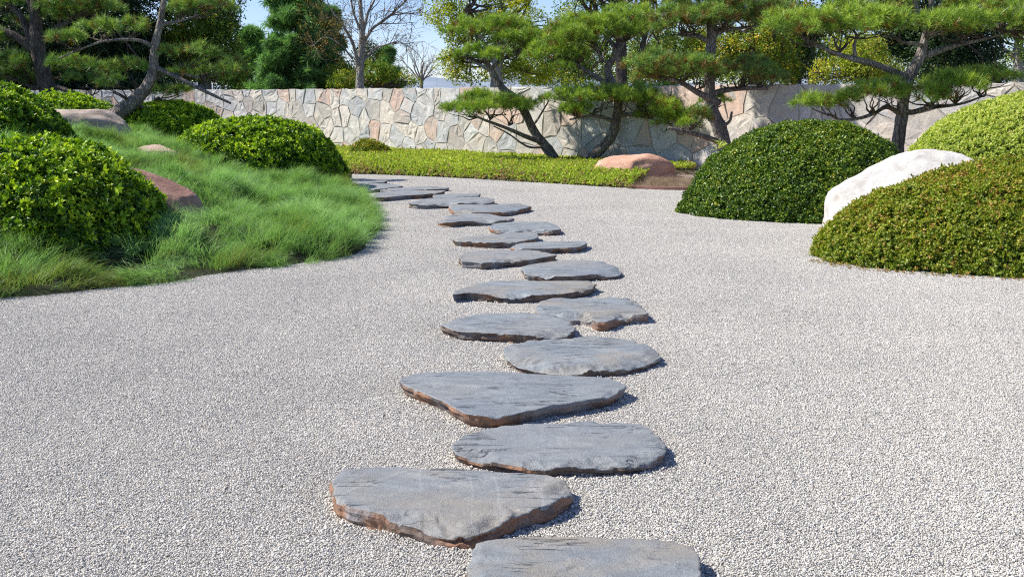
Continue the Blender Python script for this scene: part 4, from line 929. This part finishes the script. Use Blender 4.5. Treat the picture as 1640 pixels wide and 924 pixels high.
# left leaning pine
pine('pine_tree', 20.5, [(170, 196, .17), (192, 180, .15), (215, 162, .125), (235, 140, .11), (245, 115, .09), (247, 92, .08), (250, 65, .07), (256, 38, .06), (262, 5, .05), (268, -50, .03)],
     [[(248, 108, .045), (285, 125, .04, -.1), (325, 145, .032, -.1), (370, 166, .02, -.1)], [(253, 45, .04), (268, 38, .03), (290, 34, .022), (318, 24, .012)],
      [(246, 75, .04), (225, 66, .035, -.1), (200, 64, .03, -.2), (170, 66, .025, -.2), (140, 75, .02, -.2), (95, 94, .015, -.2)], [(238, 138, .045), (258, 122, .035, .1), (290, 120, .03, .1), (330, 126, .02, .1)],
      [(212, 165, .05), (230, 172, .035, .1), (248, 170, .02, .2)]],
     [(305, 86, 80, 26, 0, (285, 110)), (345, 108, 80, 34, .1, (320, 124)), (300, 118, 56, 24, .2, (285, 122)), (360, 128, 44, 20, .2, (335, 126)),
      (292, 14, 64, 26, 0.2, (288, 34)), (325, 8, 60, 30, .1, (305, 30)), (205, 47, 70, 22, .1, (205, 64, -.2)), (160, 42, 64, 26, .2, (165, 66, -.2)), (118, 64, 64, 22, -.1, (125, 80, -.2)),
      (150, 112, 70, 26, .3, (190, 140)), (198, 108, 60, 24, .4, (215, 150)), (186, 134, 46, 18, -.2, (205, 160)), (275, 150, 70, 20, .4, (248, 160, .2)), (100, 100, 50, 20, .2, (120, 100))],
     'pine with a leaning grey trunk rising from behind the layered boulder', 205, P_needle_d, 1.0, tint0=0.74, brown=0.04)
# far left pine
pine('pine_tree', 26.0, [(92, 205, .24), (82, 165, .21), (70, 120, .19), (62, 90, .18), (58, 60, .16), (57, 30, .13), (56, 0, .10), (55, -60, .05)],
     [[(56, 82, .12), (35, 65, .10), (10, 52, .09), (-30, 42, .07)], [(55, 75, .11), (42, 45, .09), (30, 22, .07), (10, 5, .05)], [(62, 68, .08), (80, 52, .065), (105, 38, .05), (130, 25, .03)],
      [(76, 130, .07), (55, 142, .05, -.2), (42, 136, .03, -.3)], [(78, 135, .07), (98, 142, .06, -.2), (128, 152, .045, -.3), (150, 158, .03, -.3)], [(57, 30, .06), (48, 10, .05), (40, -20, .03)]],
     [(20, 104, 76, 28, .2, (50, 130)), (92, 108, 64, 26, .3, (75, 130)), (-20, 110, 60, 34, -.1, (30, 130)), (36, 128, 50, 16, .3, (55, 140)),
      (96, 26, 60, 34, .2, (90, 46)), (26, 38, 40, 18, .3, (35, 50)), (10, 8, 60, 22, .2, (20, 30)), (120, 6, 70, 30, 0, (115, 32)), (160, 16, 60, 24, .2, (130, 25)),
      (140, 128, 50, 18, .2, (145, 155, -.3)), (-10, 62, 50, 20, 0, (-10, 48))],
     'far left pine with a thick dark forked trunk near the wall', 206, P_needle_d, 1.0, tuft=1.25, tint0=0.66, brown=0.05, bark='dark_bark')

# --- trees beyond the wall
def clump_protos(nm, mat, seed, leaf=0.085, wid=0.05, ball=0.17, n=16):
    return [leaves_proto(nm, mat, n, leaf, wid, seed + k, ball=ball, fold=0.15) for k in range(3)]
PC = dict(yellow=clump_protos('yellow_clump', M['yellow_tree'], 300), green=clump_protos('green_clump', M['green_tree'], 310), dark=clump_protos('dark_clump', M['dark_tree'], 320),
          autumn=clump_protos('autumn_clump', M['autumn'], 330, 0.075, 0.045, 0.16, 7),
          blue=[needles_proto('blue_spray', M['blue_conifer'], 46, 0.30, 0.014, 340 + k, (-0.4, 1.3), 0.22, 0.15) for k in range(3)])
def branch_tree(r, base, top_r, dirs, depth, length, parts, droop=0.0, spread=0.55, tips=None, minr=0.006):
    """recursive bare branching"""
    def go(p, d, L, rr, lev):
        d = d / np.linalg.norm(d); n = 4; pts_ = [p]; q = p.copy(); dd = d.copy()
        for k in range(n):
            dd = dd + r.normal(size=3) * 0.10 + np.array([0, 0, 0.05 - droop * lev]); dd /= np.linalg.norm(dd); q = q + dd * L / n; pts_.append(q.copy())
        rs = [rr * (1 - 0.42 * k / n) for k in range(n + 1)]
        parts.append(tube(pts_, rs, 7 if lev < 2 else 4, lev, 2))
        if tips is not None and lev >= 2: tips.extend(pts_[2:])
        if lev >= depth: return
        for k in range(3 if lev < 2 else r.integers(2, 4)):
            t = r.integers(1, n + 1); a = r.normal(size=3); a -= dd * (a @ dd); a /= np.linalg.norm(a)
            go(pts_[t], dd * (1 - spread * 0.5) + a * spread * r.uniform(0.6, 1.2), L * r.uniform(0.55, 0.8), max(minr, rr * (1 - 0.42 * t / n) * 0.6), lev + 1)
    for d, L in dirs: go(np.array(base, float), np.array(d, float), L, top_r, 0)
def crown_tree(name, D, trunk, limbs, blobs, label, seed, protos, dens=1.0, scale=1.0, tint=(0.5, 0.2), bark='grey_bark', hole=0.1, cat='tree', nfreq=1.1, updir=0.5, core=None, gap=0.0):
    r = np.random.default_rng(seed); w = lambda q: P(q[0], q[1], D + (q[3] if len(q) > 3 else 0))
    tp = [w(q) for q in trunk]; root = empty(name, tuple(tp[0]), label, cat)
    limb('trunk', root, M[bark], tp, [q[2] for q in trunk], 10, seed)
    for i, lb in enumerate(limbs): limb('branch', root, M[bark], [w(q) for q in lb], [q[2] for q in lb], 7, seed + i)
    ap = []; tw = []
    for b in blobs:
        px, py, wp, hp = b[:4]; dD = b[4] if len(b) > 4 else 0; Db = D + dD; sc = Db / F
        R = np.array([wp / 2 * sc, min(wp, hp) / 2 * sc * 0.9, hp / 2 * sc]); c = P(px, py, Db)
        vol = R.prod() * 4.19; n = int(vol ** 0.72 * 150 * dens / scale ** 2)
        d = r.normal(size=(n, 3)); d /= np.linalg.norm(d, axis=1)[:, None]
        q = r.uniform(0.25, 1, n) ** 0.55; pos = c + d * R * q[:, None] * (1 + 0.28 * vnoise(d * 2.2 + px, seed))[:, None]
        k = fbm(pos * nfreq, seed + 5, 2) > -0.35 + hole; pos = pos[k]; ap.append(np.c_[pos, d[k]])
        o = tp[-1] if not len(limbs) else w(limbs[r.integers(0, len(limbs))][-1])
        for _ in range(3 if vol < 60 else 5):
            e = c + r.normal(size=3) * R * 0.45; tw.append(tube(wiggle(o, e, r, 4, 0.12), [0.06, 0.045, 0.035, 0.025, 0.012], 5, seed, 3))
    A = np.vstack(ap); n = len(A); pos = A[:, :3]; d = A[:, 3:]
    lo = P(0, 0, D)[2]
    tn = tint[0] + tint[1] * r.normal(size=n) + 0.14 * vnoise(pos * 0.9, seed + 9)
    scatter('foliage', pos, d + np.array([0, 0, updir]) + r.normal(size=(n, 3)) * 0.3, scale * np.exp(r.normal(size=n) * 0.2), tn, protos, root, seed)
    V, T = join(tw); link('twigs', mesh_tris('twigs', V, T), M['twig'], root)['kind'] = 'stuff'
    return root
def conifer(name, D, px, base_y, top_y, halfw, label, seed, tint=(0.5, 0.2), dens=1.0, cat='conifer tree', lean=0):
    r = np.random.default_rng(seed); b = P(px, base_y, D); b[2] = 0; t = P(px + lean, top_y, D); Hh = t[2]; root = empty(name, tuple(b), label, cat)
    limb('trunk', root, M['dark_bark'], [b, (b + t) / 2, t], [0.22, 0.14, 0.03], 8, seed)
    R = halfw * D / F; ap = []; ad = []; tw = []
    nb = int(60 * dens * Hh / 6)
    for k in range(nb):
        f = r.uniform(0.02, 1) ** 0.9; z = Hh * f; L = R * (1 - f) ** 0.75 * r.uniform(0.65, 1.12) + 0.15; a = r.uniform(0, 6.28)
        ax = b + (t - b) * f; ax[2] = z
        end = ax + np.array([math.cos(a) * L, math.sin(a) * L, L * r.uniform(-0.05, 0.35)])
        tw.append(tube(wiggle(ax, end, r, 3, 0.05, -0.06), [0.035, 0.025, 0.018, 0.008], 4, seed, 2))
        m = int(16 + 26 * L); s_ = r.uniform(0.2, 1.05, m) ** 0.7
        pos = ax + (end - ax) * s_[:, None] + r.normal(size=(m, 3)) * np.array([0.16, 0.16, 0.10]) * (0.4 + L * 0.25); ap.append(pos)
        ad.append(np.tile((end - ax) / np.linalg.norm(end - ax), (m, 1)) + np.array([0, 0, 0.5]) + r.normal(size=(m, 3)) * 0.3)
    A = np.vstack(ap); n = len(A)
    scatter('needles', A, np.vstack(ad), np.exp(r.normal(size=n) * 0.2), tint[0] + tint[1] * r.normal(size=n) + 0.1 * vnoise(A * 1.2, seed), PC['blue'], root, seed)
    V, T = join(tw); link('twigs', mesh_tris('twigs', V, T), M['twig'], root)['kind'] = 'stuff'
# dark mass behind the left pines
crown_tree('dark_evergreen', 40, [(110, 235, .4), (112, 150, .35), (115, 60, .25), (118, -60, .1)], [], [(60, 60, 240, 210), (170, 50, 220, 200, 1), (-40, 80, 200, 220, 1), (120, -60, 260, 180), (230, 90, 130, 120, 2), (20, 140, 200, 90, 0), (150, 140, 200, 80, 0), (60, 170, 260, 80, -1), (220, 165, 220, 80, -1)],
           'dense dark evergreen tree filling the left corner behind the pines', 401, PC['dark'], 1.5, 1.3, (0.45, 0.2), 'dark_bark', 0.0)
crown_tree('broadleaf_tree', 42, [(330, 235, .3), (328, 140, .25), (325, 60, .2), (322, -40, .1)], [[(328, 120, .12), (350, 80, .08), (365, 40, .05)], [(326, 100, .12), (300, 60, .08), (285, 20, .05)]],
           [(310, 40, 120, 130), (350, 70, 84, 110, -.5), (330, -30, 130, 110), (285, 90, 90, 100), (365, 110, 60, 66, -.5), (325, 120, 110, 60), (372, 30, 30, 50), (335, 160, 130, 60)],
           'mid green broadleaf tree with yellowing leaves behind the leaning pine', 402, PC['green'], 1.25, 1.0, (0.52, 0.24), 'grey_bark', 0.05)
conifer('conifer_tree', 48, 478, 230, -95, 66, 'tall blue green conifer standing beyond the wall left of the bare tree', 403, (0.5, 0.2), 2.2)
conifer('conifer_tree', 52, 402, 230, 52, 34, 'smaller light green conifer beside the tall one, peeking over the wall', 404, (0.7, 0.2), 1.6)
conifer('conifer_tree', 50, 525, 230, 15, 40, 'narrow dark conifer on the right flank of the tall blue green one', 405, (0.3, 0.15), 1.4)
# thin-leaved tree with grey trunk
r5 = np.random.default_rng(5); bt = P(575, 232, 40); bt[2] = 0
root = empty('bare_tree', tuple(bt), 'almost leafless tree with a grey upright trunk against the sky', 'tree')
w40 = lambda x, y, d=0: P(x, y, 40 + d)
limb('trunk', root, M['grey_bark'], [bt, w40(576, 140), w40(578, 95), w40(580, 55), w40(578, 20), w40(575, -40)], [.18, .15, .13, .105, .08, .04], 10, 1)
LB = [[(575, 110, 0, .10), (565, 70, -.3, .08), (548, 40, -.5, .05), (530, 15, -.6, .03), (520, -10, -.6, .02)], [(580, 75, 0, .10), (595, 48, .3, .07), (625, 25, .4, .05), (652, 0, .4, .03), (670, -20, .4, .02)],
      [(580, 60, 0, .09), (588, 25, .2, .07), (600, 0, .3, .05), (615, -30, .3, .03)], [(583, 98, 0, .07), (598, 80, .3, .05), (620, 72, .4, .035), (645, 70, .4, .02), (662, 80, .4, .012)],
      [(578, 50, 0, .07), (566, 20, -.2, .05), (560, -15, -.3, .03)], [(622, 26, .4, .035), (650, 22, .5, .025), (676, 26, .5, .012)], [(610, 38, .3, .03), (640, 38, .4, .02), (668, 36, .4, .01)], [(565, 95, -.2, .05), (545, 72, -.4, .035), (520, 60, -.5, .02), (500, 75, -.5, .01)]]
tips = []; tw = []
for i, lb in enumerate(LB):
    pts_ = [w40(x, y, d) for x, y, d, q in lb]; limb('branch', root, M['grey_bark'], pts_, [q[3] * 0.75 for q in lb], 7, i)
    for k in range(1, len(pts_)):
        dd = pts_[k] - pts_[k - 1]
        for _ in range(3):
            a = r5.normal(size=3) * 0.8; t = r5.uniform(); branch_tree(r5, pts_[k - 1] * (1 - t) + pts_[k] * t, 0.014, [(dd / np.linalg.norm(dd) + a + np.array([0, 0, 0.1]), r5.uniform(0.5, 0.9))], 2, 1, tw, 0.04, 0.7, tips, 0.005)
V, T = join(tw); link('twigs', mesh_tris('twigs', V, T), M['twig'], root)['kind'] = 'stuff'
tips = np.array(tips); k = (r5.uniform(0, 1, len(tips)) < np.where(tips[:, 0] < -5.6, 0.22, 0.08)); tips = tips[k]; tips = np.repeat(tips, 2, 0) + r5.normal(size=(2 * len(tips), 3)) * 0.14
scatter('foliage', tips, r5.normal(size=tips.shape), 0.75, r5.uniform(0.1, 0.9, len(tips)), PC['autumn'], root, 5)
# distant bare tree
b6 = P(675, 232, 62); b6[2] = 0; root = empty('bare_tree', tuple(b6), 'small distant leafless tree seen over the wall near the hills', 'tree'); tw = []
limb('trunk', root, M['grey_bark'], [b6, P(675, 150, 62), P(675, 125, 62)], [.14, .11, .09], 7, 3)
for dr in ((-.5, 0, 1), (.5, .2, 1), (0, .4, 1.2), (-.2, -.4, 1), (.25, -.2, 1.1), (-.8, .1, .8), (.8, 0, .8)): branch_tree(r5, P(675, 132, 62), 0.05, [(dr, 1.05)], 3, 1, tw, 0, 0.5, None, 0.009)
V, T = join(tw); link('branch', mesh_tris('branch', V, T), M['grey_bark'], root)
# low greenery behind the wall under the bare tree
crown_tree('tall_bush', 46, [(610, 235, .12), (610, 180, .1), (610, 140, .06)], [], [(560, 128, 70, 40), (545, 118, 50, 44, 1), (600, 118, 60, 44), (635, 122, 50, 36, .5), (590, 90, 50, 50, 2), (655, 132, 36, 20)],
           'loose olive green bush behind the wall at the foot of the bare tree', 407, PC['green'], 1.1, 0.85, (0.58, 0.22), 'grey_bark', 0.12, 'bush')
conifer('conifer_tree', 70, 622, 215, 78, 26, 'small faint conifer far beyond the wall right of the bare tree', 408, (0.6, 0.2), 0.9)
# yellow green tree
crown_tree('broadleaf_tree', 38, [(790, 235, .26), (795, 140, .22), (800, 60, .16), (805, -30, .08)], [[(797, 110, .1), (770, 60, .07), (745, 20, .04)], [(798, 90, .1), (830, 40, .07), (850, 0, .04)], [(796, 120, .08), (760, 100, .05), (725, 88, .03)]],
           [(715, 25, 64, 58), (760, 10, 90, 70, .5), (730, 55, 54, 44, -.2), (810, 15, 110, 80), (722, 95, 52, 38), (745, 118, 66, 36), (800, 100, 90, 76, .5), (855, 50, 70, 90, .5), (770, 70, 60, 50, 1), (740, -30, 120, 60), (850, 118, 110, 44, 1)],
           'yellow green broadleaf tree overhanging the wall behind the left centre pine', 409, PC['yellow'], 1.0, 0.9, (0.50, 0.22), 'grey_bark', 0.14)
# taller tree with several dark stems
crown_tree('broadleaf_tree', 36, [(998, 235, .24), (996, 140, .2), (994, 60, .17), (992, 0, .14), (990, -60, .08)], [[(996, 60, .12), (970, 20, .09), (955, -20, .05)], [(994, 70, .12), (1030, 20, .09), (1045, -20, .05)], [(990, 40, .1), (940, 15, .07), (925, -30, .05)], [(1020, 120, .1), (1035, 40, .08), (1040, -30, .05)], [(995, 90, .08), (960, 40, .06), (948, -10, .04)]],
           [(930, 10, 80, 60), (900, 60, 50, 90, 1), (980, 60, 110, 60, 1), (1010, 10, 90, 50), (1050, 60, 80, 80, .5), (970, 115, 160, 46, 1), (1060, 115, 120, 50, 1), (920, 120, 70, 36, 1), (960, -40, 180, 70)],
           'open green tree with several dark stems behind the S shaped pine', 410, PC['green'], 0.62, 0.85, (0.66, 0.22), 'dark_bark', 0.2)
crown_tree('broadleaf_tree', 35, [(1210, 235, .22), (1208, 140, .18), (1205, 50, .14), (1200, -30, .08)], [[(1208, 110, .1), (1235, 70, .07), (1250, 30, .04)], [(1207, 100, .1), (1180, 70, .07), (1160, 40, .04)]],
           [(1190, 75, 110, 70), (1150, 90, 90, 60, .5), (1245, 60, 90, 90, .5), (1200, 115, 140, 50), (1270, 20, 80, 70, 1), (1120, 70, 60, 60, 1), (1260, 110, 60, 50, 1)],
           'sunlit green tree seen between the straight pine and the right pine', 411, PC['green'], 1.0, 0.85, (0.66, 0.24), 'dark_bark', 0.04)
crown_tree('dark_evergreen', 37, [(1275, 235, .22), (1275, 140, .18), (1278, 60, .14)], [], [(1270, 90, 70, 100), (1250, 120, 60, 60, -.3), (1290, 40, 70, 70)],
           'narrow dark tree behind the wall left of the yellowing bush', 412, PC['dark'], 1.2, 1.1, (0.6, 0.2), 'dark_bark', 0.0)
crown_tree('tall_bush', 30, [(1370, 225, .1), (1370, 170, .08), (1372, 120, .05)], [], [(1340, 110, 80, 56), (1385, 95, 90, 80), (1420, 112, 60, 50), (1360, 75, 70, 46, .5), (1310, 124, 40, 24)],
           'yellow and rust coloured bush behind the wall beneath the right pine', 413, [PC['yellow'][0], PC['green'][1], PC['autumn'][0], PC['yellow'][2]], 0.95, 0.72, (0.62, 0.24), 'dark_bark', 0.0, 'bush')
crown_tree('dark_evergreen', 34, [(1520, 235, .3), (1520, 140, .25), (1515, 40, .2), (1512, -40, .1)], [], [(1500, 90, 110, 100), (1560, 85, 100, 110, .5), (1450, 50, 110, 100, 1), (1530, 20, 160, 90), (1420, 10, 110, 80, 1), (1350, 20, 90, 60, 1.5), (1590, 118, 50, 40)],
           'dense dark evergreen tree behind the trunk of the right pine', 414, PC['dark'], 1.4, 1.15, (0.5, 0.2), 'dark_bark', 0.0)
crown_tree('broadleaf_tree', 44, [(1630, 235, .3), (1630, 140, .22), (1632, 60, .16), (1634, -30, .08)], [[(1631, 100, .1), (1600, 70, .06), (1590, 40, .04)]],
           [(1620, 75, 60, 56), (1640, 20, 110, 80), (1665, 95, 90, 90, .5), (1605, 40, 50, 40)],
           'hazy green tree at the right edge beyond the wall', 415, PC['green'], 0.8, 1.0, (0.45, 0.2), 'grey_bark', 0.12)
for k, (px_, wd, D_, lb_) in enumerate(((905, 170, 58, 'far hazy green tree showing through the gaps left of the S shaped pine'), (1080, 200, 60, 'far green tree filling the gap between the S shaped and the straight pine'), (1300, 230, 57, 'far green tree behind the narrow dark tree'), (1480, 200, 62, 'far green tree behind the dense dark evergreen'))):
    crown_tree('broadleaf_tree', D_, [(px_, 225, .3), (px_, 120, .2), (px_, 60, .1)], [], [(px_ - wd * .25, 95, wd * .6, 90), (px_ + wd * .25, 100, wd * .6, 84), (px_, 60 if k > 1 else 90, wd * .7, 90)],
               lb_, 500 + k, PC['green'], 0.8, 1.3, (0.5, 0.22), 'grey_bark', 0.0)
print('objects', len(bpy.data.objects))
